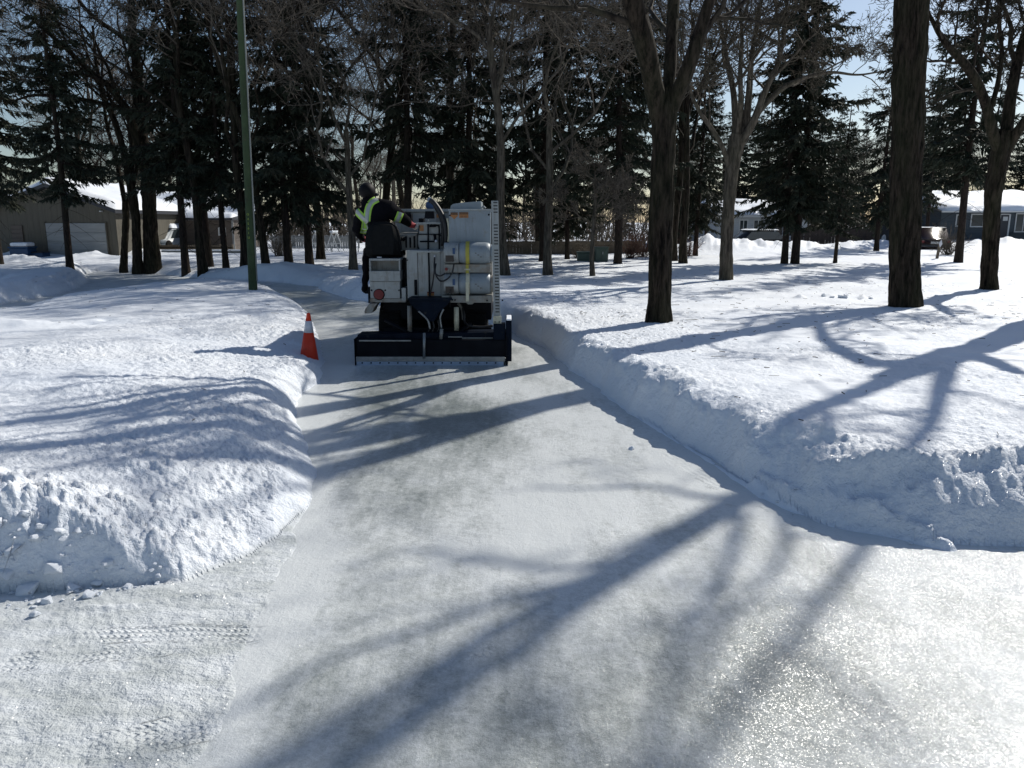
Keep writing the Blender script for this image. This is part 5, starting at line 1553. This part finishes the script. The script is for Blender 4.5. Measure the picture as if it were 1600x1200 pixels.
# tan garage on the left
Yg = 37.0
g = empty('garage', (W(110, 412, Yg).x, Yg, ground_z(W(110, 412, Yg).x, Yg)))
tag(g, 'low tan garage with a wide white door and snow on its roof', 'garage')
gx = lambda px: W(px, 345, Yg).x - g.location.x
gz = lambda py: W(110, py, Yg).z - g.location.z
ridge = (gx(84), gz(287)); er_ = (gx(189), gz(328)); el2 = (gx(-25), gz(330))
bm = bmesh.new()
add_poly(bm, [(gx(-20), -.4), (gx(181), -.4), (gx(181), gz(326)), (ridge[0], ridge[1] - .12), (gx(-20), gz(329))], 0, 7)
bm_obj('wall', bm, M['tan_siding'], g)
bm = bmesh.new()
for a_, b_ in ((ridge, er_), (el2, ridge)):
    add_poly(bm, [(a_[0], a_[1]), (b_[0], b_[1]), (b_[0], b_[1] - .16), (a_[0], a_[1] - .16)] , -.45, 7.3)
bm_obj('roof', bm, M['dark_trim'], g)
snow_slab('roof_snow', g, [el2, ridge, er_], -.4, 7.2, .28, 3)
d = bx('garage_door', g, gx(71), gx(165), -.06, -.005, -.2, gz(348.5), M['garage_door'])
for i in range(4):
    z0_ = -.2 + i * (gz(348.5) + .2) / 4
    bx('door_panel', d, gx(71.5), gx(164.5), -.085, -.062, z0_ + .02, z0_ + (gz(348.5) + .2) / 4 - .02, M['garage_door'], .008)
bx('door_frame', g, gx(69.5), gx(71), -.10, -.003, -.2, gz(347), M['tan_siding']); bx('door_frame', g, gx(165), gx(166.5), -.10, -.003, -.2, gz(347), M['tan_siding'])
bx('side_door', g, gx(17), gx(34), -.06, -.004, -.2, gz(352), M['brown_siding'], .01)
bx('eave_lamp', g, gx(160), gx(163), -.22, -.004, gz(331), gz(329), M['trim'], .02)

# pale house behind it
Yh = 47.0
h2 = empty('house', (W(240, 400, Yh).x, Yh, ground_z(W(240, 400, Yh).x, Yh)))
tag(h2, 'pale sided house with a wide snowy roof behind the three clustered trunks', 'house')
hx = lambda px: W(px, 345, Yh).x - h2.location.x
hz = lambda py: W(240, py, Yh).z - h2.location.z
bx('wall', h2, hx(140), hx(282), 0, 8, -.6, hz(337), M['white_siding'])
bm = bmesh.new()
ym_ = 4.0
A_ = [(-.6, hz(337.5)), (ym_, hz(303)), (8.6, hz(337.5)), (8.6, hz(337.5) - .15), (ym_, hz(303) - .15), (-.6, hz(337.5) - .15)]
va = [bm.verts.new((hx(132), y_, z_)) for y_, z_ in A_]; vb = [bm.verts.new((hx(305), y_, z_)) for y_, z_ in A_]
bm.faces.new((va[0], va[1], va[4], va[5])); bm.faces.new((va[1], va[2], va[3], va[4])); bm.faces.new((vb[0], vb[5], vb[4], vb[1])); bm.faces.new((vb[1], vb[4], vb[3], vb[2]))
for i in range(6):
    j = (i + 1) % 6; bm.faces.new((va[i], vb[i], vb[j], va[j]))
bmesh.ops.recalc_face_normals(bm, faces=bm.faces)
bm_obj('roof', bm, M['dark_trim'], h2)
def roof_snow_front(parent, x0, x1, ya, za, yb, zb, th, seed):
    n = 50; m = 24
    U, Vv = np.meshgrid(np.linspace(0, 1, n), np.linspace(0, 1, m))
    X = x0 + (x1 - x0) * U; Y = ya + (yb - ya) * Vv; Z = za + (zb - za) * Vv
    e = np.minimum(np.minimum(U, 1 - U) * 18, np.minimum(Vv, 1 - Vv) * 12 + (Vv > .5)).clip(0, 1)
    T = th * np.sqrt(e) * (1 + .35 * fbm(X * .5, Y * .6, seed, 3))
    top = np.stack([X, Y, Z + T + .02], -1).reshape(-1, 3); bot = np.stack([X, Y, Z + .01], -1).reshape(-1, 3)
    qd = grid_quads(m, n)
    return link_mesh('roof_snow', np_mesh('roof_snow', np.concatenate([top, bot]), np.concatenate([qd, qd[:, ::-1] + len(top)]), None, True), M['snow'], parent)
roof_snow_front(h2, hx(133), hx(304), -.55, hz(337.5) + .03, ym_, hz(303) + .03, .3, 5)
window(h2, hx(238), hx(262), hz(372), hz(352), 0)
bx('trim_band', h2, hx(140), hx(282), -.03, -.003, hz(369.5), hz(368), M['dark_trim'])
for px in (160, 178, 200, 222): bx('window', h2, hx(px), hx(px) + .5, -.04, -.003, hz(367), hz(350), M['trim']) if px == 222 else None
# brown wing beside
wg = empty('house', (W(330, 398, 44).x, 44, ground_z(W(330, 398, 44).x, 44)))
tag(wg, 'brown sided shed like house glimpsed between the dark trunks left of the green pole', 'house')
kx = lambda px: W(px, 345, 44).x - wg.location.x
kz = lambda py: W(330, py, 44).z - wg.location.z
bx('wall', wg, kx(290), kx(363), 0, 5, -.6, kz(344), M['brown_siding'])
bx('corner_board', wg, kx(361.5), kx(364.5), -.05, -.003, -.6, kz(344), M['grey_wood'])
bx('roof', wg, kx(285), kx(367), -.4, 5.4, kz(344) + .003, kz(341), M['dark_trim'])
roof_snow_front(wg, kx(286), kx(366), -.38, kz(341) + .01, 5.3, kz(341) + .6, .25, 8)
window(wg, kx(340), kx(352), kz(368), kz(355), 0)

# low fence with snow rails in front of them
def fence(name, label, p0, p1, Y0, Y1, py_top, mat, board_w, gap, nposts, rails=True, z_drop=.3, rail_mat=None):
    a = W(p0, py_top, Y0); b = W(p1, py_top, Y1)
    f = empty(name, (a.x, a.y, 0)); tag(f, label, 'fence')
    d_ = Vector((b.x - a.x, b.y - a.y, 0)); Ln = d_.length; f.rotation_euler = (0, 0, math.atan2(d_.y, d_.x))
    zt = a.z
    gz0 = min(ground_z(a.x + d_.x * t, a.y + d_.y * t) for t in (0, .25, .5, .75, 1)) - z_drop
    bm = bmesh.new(); rr = random.Random(int(Ln * 100))
    n = int(Ln / (board_w + gap))
    for i in range(n):
        x = i * (board_w + gap); zz = zt - rr.uniform(0, .03); yy = rr.uniform(-.006, .006)
        add_box(bm, x, x + board_w, yy, yy + .02, gz0, zz)
    tag(bm_obj('boards', bm, M[mat], f), kind='stuff')
    for i in range(nposts):
        x = Ln * i / (nposts - 1); bx('post', f, x - .05, x + .05, .024, .12, gz0, zt + .02, M[mat], .006)
    if rails:
        for z_ in (zt - .12, (zt + gz0 + .4) / 2): bx('rail', f, 0, Ln, -.035, -.008, z_ - .04, z_ + .04, M[rail_mat or mat])
    return f
fence('wooden_fence', 'weathered vertical board fence behind the small crooked tree and green cabinet', 768, 1008, 38.5, 39.5, 376.5, 'fence_wood', .15, .004, 10)
fence('low_fence', 'low tan board fence in front of the pale house, below a snow covered car', 248, 362, 41, 41, 382.5, 'fence_wood', .5, .02, 7)
fence('grey_fence', 'grey board fence behind the climbing frame, right of the green pole', 425, 560, 46, 47, 368, 'grey_wood', .12, .015, 9)
fence('dark_fence', 'long dark brown fence behind the small brown spruce at the right', 1238, 1372, 52, 50, 357, 'dark_brick', .18, .01, 9)
for i, (a_, b_, py) in enumerate(((250, 372, 393), (250, 372, 399))):
    p = W(a_, py, 39); p2 = W(b_, py, 39)
r_ = empty('rail_fence', (W(252, 395, 39).x, 39, 0)); tag(r_, 'snow topped two rail fence low in the snow behind the dark trunks', 'fence')
for py in (394, 399.5):
    zz = W(252, py, 39).z
    bx('rail', r_, 0, 4.2, 0, .09, zz - .06, zz + .06, M['grey_wood'], .01)
    bx('rail_snow', r_, 0, 4.2, -.01, .10, zz + .062, zz + .13, M['snow'], .03)
for i in range(4): bx('post', r_, i * 1.35, i * 1.35 + .1, .1, .2, -.2, W(252, 391, 39).z, M['grey_wood'], .01)

# chain link fence right of the pole
cf = empty('chain_link_fence', (W(396, 400, 41).x, 41, 0)); tag(cf, 'galvanised chain link fence in the snow between the pole and the reddish trunks', 'fence')
M['galv'] = simple('galvanised_wire', (.35, .37, .38), .4, metal=.5)
x1_ = W(560, 400, 41).x - W(396, 400, 41).x; zt_ = W(396, 386, 41).z; zb_ = .3
bm = bmesh.new()
nn2 = int(x1_ / .12)
for i in range(nn2):
    for s_ in (1, -1):
        x = i * .12; hgt = zt_ - zb_
        xe = x + s_ * hgt * .9
        add_tube(bm, [(x, 0, zb_), (xe, 0, zt_)], .006, 3, caps=False)
tag(bm_obj('mesh_wire', bm, M['galv'], cf), kind='stuff')
bm = bmesh.new(); add_tube(bm, [(0, 0, zt_), (x1_, 0, zt_)], .022, 8); bm_obj('top_rail', bm, M['galv'], cf)
for i in range(5):
    bm = bmesh.new(); add_tube(bm, [(x1_ * i / 4, .02, -.1), (x1_ * i / 4, .02, zt_ + .05)], .03, 8); bm_obj('post', bm, M['galv'], cf)

# white frames of a climbing frame or picnic tables
for i, (px, lab) in enumerate(((493, 'left white metal A frame standing in the snow far behind the reddish trunks'), (519, 'right white metal A frame standing in the snow near the bare trunk by the machine'))):
    x, y, z = W(px, 390, 42).x, 42, ground_z(W(px, 390, 42).x, 42)
    t_ = empty('metal_frame', (x, y, z)); tag(t_, lab, 'frame', 'white A frames in the snow')
    for s_ in (-1, 1):
        bm = bmesh.new(); add_tube(bm, [(s_ * .45, 0, -.2), (0, 0, .95)], .03, 8); bm_obj('leg', bm, M['trim'], t_)
        bm = bmesh.new(); add_tube(bm, [(s_ * .45, 1.2, -.2), (0, 1.2, .95)], .03, 8); bm_obj('leg', bm, M['trim'], t_)
    bx('crossbar', t_, -.28, .28, -.02, .02, .36, .41, M['trim']); bx('crossbar', t_, -.28, .28, 1.18, 1.22, .36, .41, M['trim'])
    bx('top_beam', t_, -.05, .05, -.1, 1.3, .95, 1.0, M['trim'], .01)
    bx('beam_snow', t_, -.08, .08, -.1, 1.3, 1.003, 1.09, M['snow'], .03)

# pale house in the middle distance and the blue grey house at the right
Ym = 56.0
h3 = empty('house', (W(1200, 385, Ym).x, Ym, ground_z(W(1200, 385, Ym).x, Ym)))
tag(h3, 'white trimmed pale house with tall windows half hidden behind the close spruce pair', 'house')
ax = lambda px: W(px, 345, Ym).x - h3.location.x
az_ = lambda py: W(1200, py, Ym).z - h3.location.z
bx('wall', h3, ax(1120), ax(1262), 0, 8, -.6, az_(337), M['white_siding'])
bx('gutter', h3, ax(1115), ax(1267), -.6, -.5, az_(338.5), az_(336.5), M['trim'])
for x0, x1 in ((1155, 1169), (1177, 1193), (1196, 1212), (1227, 1241)): window(h3, ax(x0), ax(x1), az_(370), az_(343), 0, 1)
bx('door', h3, ax(1214), ax(1223), -.05, -.004, -.3, az_(345), M['brown_siding'])
roof_snow_front(h3, ax(1114), ax(1268), -.6, az_(336), 4, az_(316), .3, 9)
bm = bmesh.new(); 
va = [bm.verts.new((x_, y_, z_)) for x_ in (ax(1114), ax(1268)) for y_, z_ in ((-.6, az_(336)), (4, az_(316)), (8.6, az_(336)))]
bm.faces.new((va[0], va[3], va[4], va[1])); bm.faces.new((va[1], va[4], va[5], va[2])); bm.faces.new((va[0], va[1], va[2])); bm.faces.new((va[3], va[5], va[4])); bm.faces.new((va[0], va[2], va[5], va[3]))
bmesh.ops.recalc_face_normals(bm, faces=bm.faces); bm_obj('roof', bm, M['shingle'], h3)

Yr = 54.0
h4 = empty('house', (W(1540, 383, Yr).x, Yr, ground_z(W(1540, 383, Yr).x, Yr)))
tag(h4, 'blue grey bungalow with white framed windows and a thick snow roof at the right', 'house')
rx = lambda px: W(px, 345, Yr).x - h4.location.x
rz_ = lambda py: W(1540, py, Yr).z - h4.location.z
bx('wall', h4, rx(1470), rx(1700), 0, 9, -.6, rz_(331), M['grey_siding'])
bx('gutter', h4, rx(1463), rx(1706), -.62, -.5, rz_(332), rz_(329.5), M['trim'])
bm = bmesh.new()
va = [bm.verts.new((x_, y_, z_)) for x_ in (rx(1463), rx(1706)) for y_, z_ in ((-.6, rz_(331)), (4.5, rz_(302)), (9.6, rz_(331)))]
bm.faces.new((va[0], va[3], va[4], va[1])); bm.faces.new((va[1], va[4], va[5], va[2])); bm.faces.new((va[0], va[1], va[2])); bm.faces.new((va[3], va[5], va[4])); bm.faces.new((va[0], va[2], va[5], va[3]))
bmesh.ops.recalc_face_normals(bm, faces=bm.faces); bm_obj('roof', bm, M['shingle'], h4)
roof_snow_front(h4, rx(1465), rx(1705), -.58, rz_(330.6), 4.5, rz_(302) + .02, .32, 12)
window(h4, rx(1493), rx(1504), rz_(354), rz_(335), 0, 0); window(h4, rx(1516), rx(1537), rz_(355), rz_(334), 0, 0)
window(h4, rx(1586), rx(1612), rz_(363), rz_(333), 0, 1)
dr = bx('door', h4, rx(1562), rx(1575), -.05, -.004, -.1, rz_(336), M['dark_trim'])
bx('door_frame', h4, rx(1559.5), rx(1562), -.08, -.003, -.2, rz_(334.5), M['trim']); bx('door_frame', h4, rx(1575), rx(1577.5), -.08, -.003, -.2, rz_(334.5), M['trim'])
bx('door_lintel', h4, rx(1562), rx(1575), -.08, -.003, rz_(335.6), rz_(334), M['trim'])
bx('door_window', dr, rx(1566), rx(1573.5), -.07, -.052, rz_(345), rz_(338.5), M['trim'], .01)
bx('doorstep', h4, rx(1556), rx(1590), -1.2, -.004, -.3, .0, M['grey_wood'], .02)
bx('bay_shelf', h4, rx(1580), rx(1612), -.25, -.004, rz_(365), rz_(363.5), M['grey_siding'])
bx('chimney', h4, rx(1470), rx(1478), 3, 3.8, rz_(315), rz_(296), M['dark_brick'])

# parked vehicles, half buried
def parked(name, label, cat, x, y, z, Ln, Hh, mat, rz, cap=.22, boxy=False):
    r = empty(name, (x, y, z), rz); tag(r, label, cat)
    h2_ = Hh * .55
    side = [(-Ln / 2, .25), (-Ln / 2 + .05, h2_ * .95), (-Ln * .34, h2_), (-Ln * .17, Hh), (Ln * .12, Hh), (Ln * .33, h2_ * 1.05), (Ln / 2 - .08, h2_ * .9), (Ln / 2, .25)] if not boxy else \
           [(-Ln / 2, .25), (-Ln / 2, Hh * .9), (-Ln / 2 + .15, Hh), (Ln * .25, Hh), (Ln * .38, h2_), (Ln / 2 - .05, h2_ * .9), (Ln / 2, .25)]
    bm = bmesh.new(); add_poly(bm, side, -.85, .85)
    bmesh.ops.bevel(bm, geom=list(bm.edges), offset=.06, segments=2, affect='EDGES')
    bm_obj('body', bm, M[mat], r, True)
    gl_ = [(-Ln * .26, h2_ + .04), (-Ln * .165, Hh - .08), (Ln * .19, Hh - .08), (Ln * .30, h2_ + .05)] if not boxy else [(-Ln * .45, h2_ + .04), (-Ln * .45, Hh - .1), (Ln * .23, Hh - .1), (Ln * .33, h2_ + .05)]
    for s_ in (-1, 1):
        bm = bmesh.new(); add_poly(bm, gl_, s_ * .856 - .003, s_ * .856 + .003); bm_obj('side_window', bm, M['glass'], r)
    for xx in (-Ln * .32, Ln * .32):
        for s_ in (-1, 1):
            bm = bmesh.new(); add_lathe(bm, [(.15, -.1), (.31, -.1), (.33, -.07), (.33, .07), (.31, .1), (.15, .1)], (xx, s_ * .8, .3), 'Y', 20); bm_obj('wheel', bm, M['rubber'], r, True)
    for s_ in (-1, 1): bx('tail_light', r, -Ln / 2 - .02, -Ln / 2 + .03, s_ * .68 - .1, s_ * .68 + .1, h2_ * .72, h2_ * .88, M['red_lens'], .01)
    bx('bumper', r, -Ln / 2 - .06, -Ln / 2 + .02, -.8, .8, .3, .45, M['dark_trim'], .02)
    bx('plate', r, -Ln / 2 - .075, -Ln / 2 - .062, -.25, .25, .5, .62, M['trim'])
    if cap:
        xs = np.linspace(-Ln * .2, Ln * .22, 20); ys = np.linspace(-.82, .82, 14); XX, YY = np.meshgrid(xs, ys)
        e = np.minimum(np.minimum(XX - xs[0], xs[-1] - XX), np.minimum(YY + .82, .82 - YY)).clip(0, .25) / .25
        ZZ = Hh + .01 + cap * np.sqrt(e) * (1 + .2 * pn(XX * 2, YY * 2, 7))
        qd = grid_quads(14, 20); bot = np.stack([XX, YY, np.full_like(XX, Hh + .003)], -1).reshape(-1, 3)
        link_mesh('roof_snow', np_mesh('roof_snow', np.concatenate([np.stack([XX, YY, ZZ], -1).reshape(-1, 3), bot]), np.concatenate([qd, qd[:, ::-1] + 280]), None, True), M['snow'], r)
    return r
p = W(1184, 385, 47); parked('parked_car', 'dark low car with thin snow on its roof before the pale house', 'car', p.x, 47, ground_z(p.x, 47) - .2, 4.4, 1.3, 'car_dark', .05, .06)
p = W(1447, 385, 47); parked('parked_car', 'dark red car parked beside the thickest trunk, half behind the snow bank', 'car', p.x, 47, ground_z(p.x, 47) - .22, 4.2, 1.4, 'car_red', 1.3, .03)
p = W(218, 385, 42); parked('parked_car', 'car buried in white snow between the clustered trunks', 'car', p.x, 42.5, .2, 4.0, 1.15, 'trim', 1.3, .35)
p = W(262, 385, 43.5); parked('parked_car', 'grey car with a rounded snow cap behind the low tan fence', 'car', p.x, 43.5, .35, 4.1, 1.25, 'tank_paint', 1.45, .25)

# recycling bin with a snow cap by the garage
b_ = empty('bin', (W(37, 398, 36).x, 36, W(37, 402, 36).z)); tag(b_, 'blue recycling bin with a cap of snow against the tan garage wall', 'bin')
bx('bin_body', b_, -.42, .42, -.35, .35, -.3, .42, M['bin_blue'], .04); bx('lid', b_, -.46, .46, -.4, .38, .423, .49, M['bin_blue'], .025); bx('snow_cap', b_, -.4, .4, -.33, .33, .493, .68, M['snow'], .09)
b_ = empty('storage_box', (W(60, 398, 36.2).x, 36.2, W(60, 402, 36).z)); tag(b_, 'low dark blue box beside the recycling bin near the garage door', 'box')
bx('box_body', b_, -.38, .38, -.3, .3, -.3, .2, M['bin_blue'], .03); bx('lid', b_, -.4, .4, -.32, .32, .203, .25, M['dark_trim'], .02)
# green cabinet
x, y, z = spot(940, 409)
c_ = empty('utility_cabinet', (x, y, z)); tag(c_, 'green metal utility cabinet in front of the wooden fence', 'cabinet')
sz = y / 1200
bx('cabinet_body', c_, -10 * sz, 10 * sz, 0, .6, -.2, 21 * sz, M['cab_green'], .015); bx('lid', c_, -11 * sz, 11 * sz, -.03, .63, 21 * sz + .003, 22.5 * sz, M['cab_green'], .01)
bx('door', c_, -9 * sz, -.5 * sz, -.02, -.003, .02, 19 * sz, M['cab_green'], .008); bx('door', c_, .5 * sz, 9 * sz, -.02, -.003, .02, 19 * sz, M['cab_green'], .008); bx('handle', c_, 1 * sz, 2 * sz, -.05, -.021, .3, .4, M['galv'], .005)
x, y, z = spot(918, 408)
c_ = empty('pedestal_box', (x, y, z)); tag(c_, 'lower green pedestal box to the left of the green utility cabinet', 'cabinet')
bx('box_body', c_, -.4, .4, 0, .5, -.2, .32, M['cab_green'], .03); bx('lid', c_, -.43, .43, -.03, .53, .323, .38, M['cab_green'], .015)
# sign post by the red car, and the round reflector on the far fence
x, y, z = spot(1464, 404)
c_ = empty('marker_post', (x, y, z)); tag(c_, 'short leaning marker post with a pale diamond plate in the snow', 'sign')
k_ = y / 1200
bx('post', c_, -.05, .05, -.04, .04, -.3, 20 * k_, M['fence_wood'], .008)
bm = bmesh.new(); add_poly(bm, [(0, 17 * k_), (2.6 * k_, 22.5 * k_), (0, 29 * k_), (-2.6 * k_, 22.5 * k_)], -.07, -.045); bm_obj('plate', bm, M['collar'], c_)
c_.rotation_euler = (0, R(5), 0)
p = W(1380, 373, 49); c_ = empty('satellite_dish', (p.x, 49, p.z)); tag(c_, 'small pale curved dish catching light left of the thickest trunk', 'dish')
bm = bmesh.new(); rings = []
for i in range(7):
    r0_ = .26 * i / 6 + .001; rings.append([bm.verts.new((math.cos(a_) * r0_, .08 - .12 * (i / 6) ** 2, math.sin(a_) * r0_)) for a_ in [2 * math.pi * j / 20 for j in range(20)]])
for a_, b2 in zip(rings, rings[1:]):
    for j in range(20): bm.faces.new((a_[j], a_[(j + 1) % 20], b2[(j + 1) % 20], b2[j]))
o = bm_obj('reflector_dish', bm, M['trim'], c_, True); sm_ = o.modifiers.new('t', 'SOLIDIFY'); sm_.thickness = .015
bm = bmesh.new(); add_tube(bm, [(0, .08, 0), (0, .25, -.1), (0, .25, -1.2)], .025, 8); bm_obj('mast', bm, M['galv'], c_)
c_.rotation_euler = (0, 0, R(38))
# lamp post by the pale house
p = W(1124, 336, 52); c_ = empty('yard_lamp', (p.x, 52, .2)); tag(c_, 'thin yard lamp post with a round head left of the pale house', 'lamp post')
bm = bmesh.new(); add_tube(bm, [(0, 0, -.2), (0, 0, p.z - .2)], .035, 8); bm_obj('post', bm, M['galv'], c_)
bm = bmesh.new(); add_lathe(bm, [(.05, 0), (.13, .06), (.15, .15), (.12, .25), (.05, .3)], (0, 0, p.z - .22), 'Z', 16); bm_obj('lamp_head', bm, M['trim'], c_, True)

# reddish shrubs along the fence and low brush
def shrub(x, y, h, seed, label, group, mat='shrub', n=60):
    rg = random.Random(seed); br = []
    for i in range(n):
        az = rg.uniform(0, 6.28); el = R(rg.uniform(35, 88)); d_ = Vector((math.cos(az) * math.cos(el), math.sin(az) * math.cos(el), math.sin(el)))
        p_ = Vector((rg.uniform(-.2, .2), rg.uniform(-.2, .2), -.05)); ln = h * rg.uniform(.5, 1.05); pts = [p_.copy()]
        for s_ in range(4):
            d_ = (d_ + rnd_perp(rg, d_) * .25).normalized(); p_ = p_ + d_ * ln / 4; pts.append(p_.copy())
        br.append((pts, [.012, .01, .008, .006, .004]))
        for k2 in range(4):
            q_ = pts[rg.randint(1, 3)]; d2 = (d_ + rnd_perp(rg, d_) * .9).normalized(); l2 = ln * .35
            br.append(([q_ + d2 * l2 * s_ / 4 for s_ in range(5)], [.007, .006, .005, .004, .003]))
    r = empty('shrub', (x, y, ground_z(x, y))); tag(r, label, 'shrub', group)
    link_mesh('twigs', tube_mesh('twigs', br, None, lambda r_: 3), M[mat], r)
    return r
for i, (px, py, h_, lab) in enumerate(((985, 404, 1.5, 'reddish bare shrub at the wooden fence left of the big forked trunk'), (1003, 402, 1.3, 'reddish bare shrub close against the big forked trunk'), (905, 403, 1.0, 'low bare shrub before the fence, beside the pedestal box'),
                                      (1478, 398, 1.7, 'frosted bare shrub in front of the blue grey house corner'), (1075, 400, 1.1, 'brown shrub sticking out of the snow heap'), (437, 400, 1.3, 'thin bare shrub behind the chain link fence'))):
    x, y, z = spot(px, py)
    shrub(x, y, h_, 400 + i, lab, 'bare shrubs in the snow', 'shrub' if i in (0, 1, 4) else 'twig')

# hedge-like brush under the far belt, closing the view at ground level
rg = random.Random(9)
br = []
for i in range(2600):
    x = rg.uniform(-60, 60); y = rg.uniform(62, 74); h_ = rg.uniform(1.5, 4.5)
    p_ = Vector((x, y, .2)); d_ = Vector((rg.uniform(-.4, .4), rg.uniform(-.3, .3), 1)).normalized(); pts = [p_]
    for s_ in range(3):
        d_ = (d_ + rnd_perp(rg, d_) * .3).normalized(); p_ = p_ + d_ * h_ / 3; pts.append(p_)
    br.append((pts, [.05, .035, .025, .012]))
    for k2 in range(3):
        q_ = pts[rg.randint(0, 2)]; d2 = (d_ + rnd_perp(rg, d_) * .8).normalized()
        br.append(([q_ + d2 * h_ * .5 * s_ / 3 for s_ in range(4)], [.03, .025, .018, .01]))
tag(link_mesh('distant_brush', tube_mesh('distant_brush', br, None, lambda r_: 3), M['twig']), 'tangled distant brush beneath the belt of trees', 'brush', kind='stuff')

# ------------------------------------------------------------------ loose lumps of snow
def lump(seed):
    rg = random.Random(seed); bm = bmesh.new()
    for i in range(15):
        v = Vector((rg.uniform(-1, 1), rg.uniform(-1, 1), rg.uniform(-.9, .9))); bm.verts.new(v / max(.75, v.length) * rg.uniform(.85, 1.1))
    r_ = bmesh.ops.convex_hull(bm, input=bm.verts)
    bmesh.ops.delete(bm, geom=[g_ for g_ in r_['geom_interior'] if isinstance(g_, bmesh.types.BMVert)], context='VERTS')
    bmesh.ops.bevel(bm, geom=list(bm.edges), offset=.10, segments=2, affect='EDGES', profile=.6)
    bmesh.ops.triangulate(bm, faces=bm.faces); bmesh.ops.subdivide_edges(bm, edges=bm.edges, cuts=1)
    for v in bm.verts: v.co += v.co.normalized() * (.07 * mnoise.noise(v.co * 3.5 + Vector((seed, 0, 0))) + .03 * mnoise.noise(v.co * 9))
    me = bpy.data.meshes.new('snow_lump'); bm.to_mesh(me); bm.free(); me.materials.append(M['snow'])
    for p in me.polygons: p.use_smooth = True
    return me
LM = [lump(i) for i in range(7)]
rg = random.Random(31)
def put_lump(px, py, s, label, group, flat=.75):
    x, y, z = spot(px, py)
    if z < .03: z = max(z, .0)
    o = bpy.data.objects.new('snow_chunk', LM[rg.randint(0, 6)]); C.objects.link(o)
    o.location = (x, y, z + s * .25); o.scale = (s * rg.uniform(.8, 1.3), s * rg.uniform(.8, 1.2), s * flat * rg.uniform(.8, 1.1)); o.rotation_euler = (rg.uniform(-.4, .4), rg.uniform(-.4, .4), rg.uniform(0, 6))
    return tag(o, label, 'snow chunk', group)
GL = 'broken snow chunks along the foot of the near bank'
for i, (px, py, s) in enumerate(((42, 912, .07), (85, 903, .06), (112, 905, .045), (12, 920, .06), (25, 890, .05), (66, 885, .045), (135, 897, .04), (150, 908, .035), (170, 903, .04), (5, 900, .05), (100, 880, .035), (128, 878, .03))):
    put_lump(px, py, s, ('largest pale snow block at the foot of the near left bank' if i == 0 else 'second large snow block beside the largest at the foot of the near bank' if i == 1 else 'small broken snow chunk lying at the foot of the near bank'), GL)
for i in range(130):
    px = rg.uniform(0, 300) ** .97; py = 915 - .05 * px - rg.uniform(0, 45)
    put_lump(px, py, rg.uniform(.005, .02) + (.02 if rg.random() < .08 else 0), 'small broken snow chunk lying at the foot of the near bank', GL)
for px, py, s, lab in ((422, 813, .035, 'larger dark sided snow lump on the ice edge of the left bank'), (412, 800, .02, 'small snow lump just above a larger one on the left bank slope'), (986, 714, .035, 'single snow lump lying out on the ice'),
                      (55, 962, .03, 'snow lump lying on the packed snow below the near bank'), (245, 781, .05, 'rounded snow lump capping the small mound on the left bank')):
    put_lump(px, py, s, lab, None)
for i, (px, py, s) in enumerate(((1287, 463, .08), (1300, 465, .06), (1316, 466, .10), (1322, 462, .07), (1345, 465, .06), (1360, 467, .05), (1463, 463, .05), (1478, 462, .04))):
    put_lump(px, py, s, 'small snow chunk on the field left of the thickest trunk' if px < 1400 else 'small snow chunk on the field right of the thickest trunk', 'snow chunks scattered on the field' if px < 1400 else 'snow chunks right of the trunk', .5)
for i in range(30):
    t = rg.random(); a_ = (1190, 778); b2 = (1470, 852)
    put_lump(a_[0] + (b2[0] - a_[0]) * t, a_[1] + (b2[1] - a_[1]) * t - rg.uniform(0, 10), rg.uniform(.008, .02), 'crumb of snow along the ridge at the right bank foot', 'snow crumbs at the right bank foot')

# litter of broken twigs and bark scraps lying on the snow under the trees
rg = random.Random(88); V = []; Q = []
def scrap(x, y, ln, wd):
    z = ground_z_fast(x, y) + .006; a = rg.uniform(0, math.pi); dx, dy = math.cos(a) * ln / 2, math.sin(a) * ln / 2; nx, ny = -math.sin(a) * wd, math.cos(a) * wd; zz = rg.uniform(-.006, .01)
    b0_ = len(V)
    V.extend([(x - dx - nx, y - dy - ny, z), (x + dx - nx, y + dy - ny, z + zz), (x + dx + nx, y + dy + ny, z + zz), (x - dx + nx, y - dy + ny, z), (x - dx, y - dy, z + wd * 1.6), (x + dx, y + dy, z + zz + wd * 1.6)])
    Q.extend([(b0_, b0_ + 1, b0_ + 5, b0_ + 4), (b0_ + 3, b0_ + 4, b0_ + 5, b0_ + 2), (b0_, b0_ + 3, b0_ + 2, b0_ + 1)])
pts_ = []
for cx0, cy0, sp_r, n_ in ((2.3, 11.9, 1.6, 120), (7.2, 14.2, 2.0, 170), (5.9, 21, 2.5, 90), (-6, 18, 4, 110), (-12, 24, 5, 140), (4, 9, 3.5, 120), (11, 17, 3.5, 130), (3, 24, 6, 160)):
    for i in range(n_):
        pts_.append((rg.gauss(cx0, sp_r), rg.gauss(cy0, sp_r)))
PX = np.array([p[0] for p in pts_]); PY = np.array([p[1] for p in pts_]); PH, PS = terrain(PX, PY)[:2]
zc_ = {}
for p, h_, s_ in zip(pts_, PH, PS): zc_[p] = (float(h_), float(s_))
def ground_z_fast(x, y): return zc_[(x, y)][0]
for p in pts_:
    if zc_[p][1] > .25: scrap(p[0], p[1], rg.uniform(.015, .09) if rg.random() < .9 else rg.uniform(.1, .2), rg.uniform(.0015, .005))
tag(link_mesh('twig_litter', np_mesh('twig_litter', V, Q, None, False), M['twig_dark']), 'dark broken twigs and bark scraps strewn over the snow', 'litter', kind='stuff')
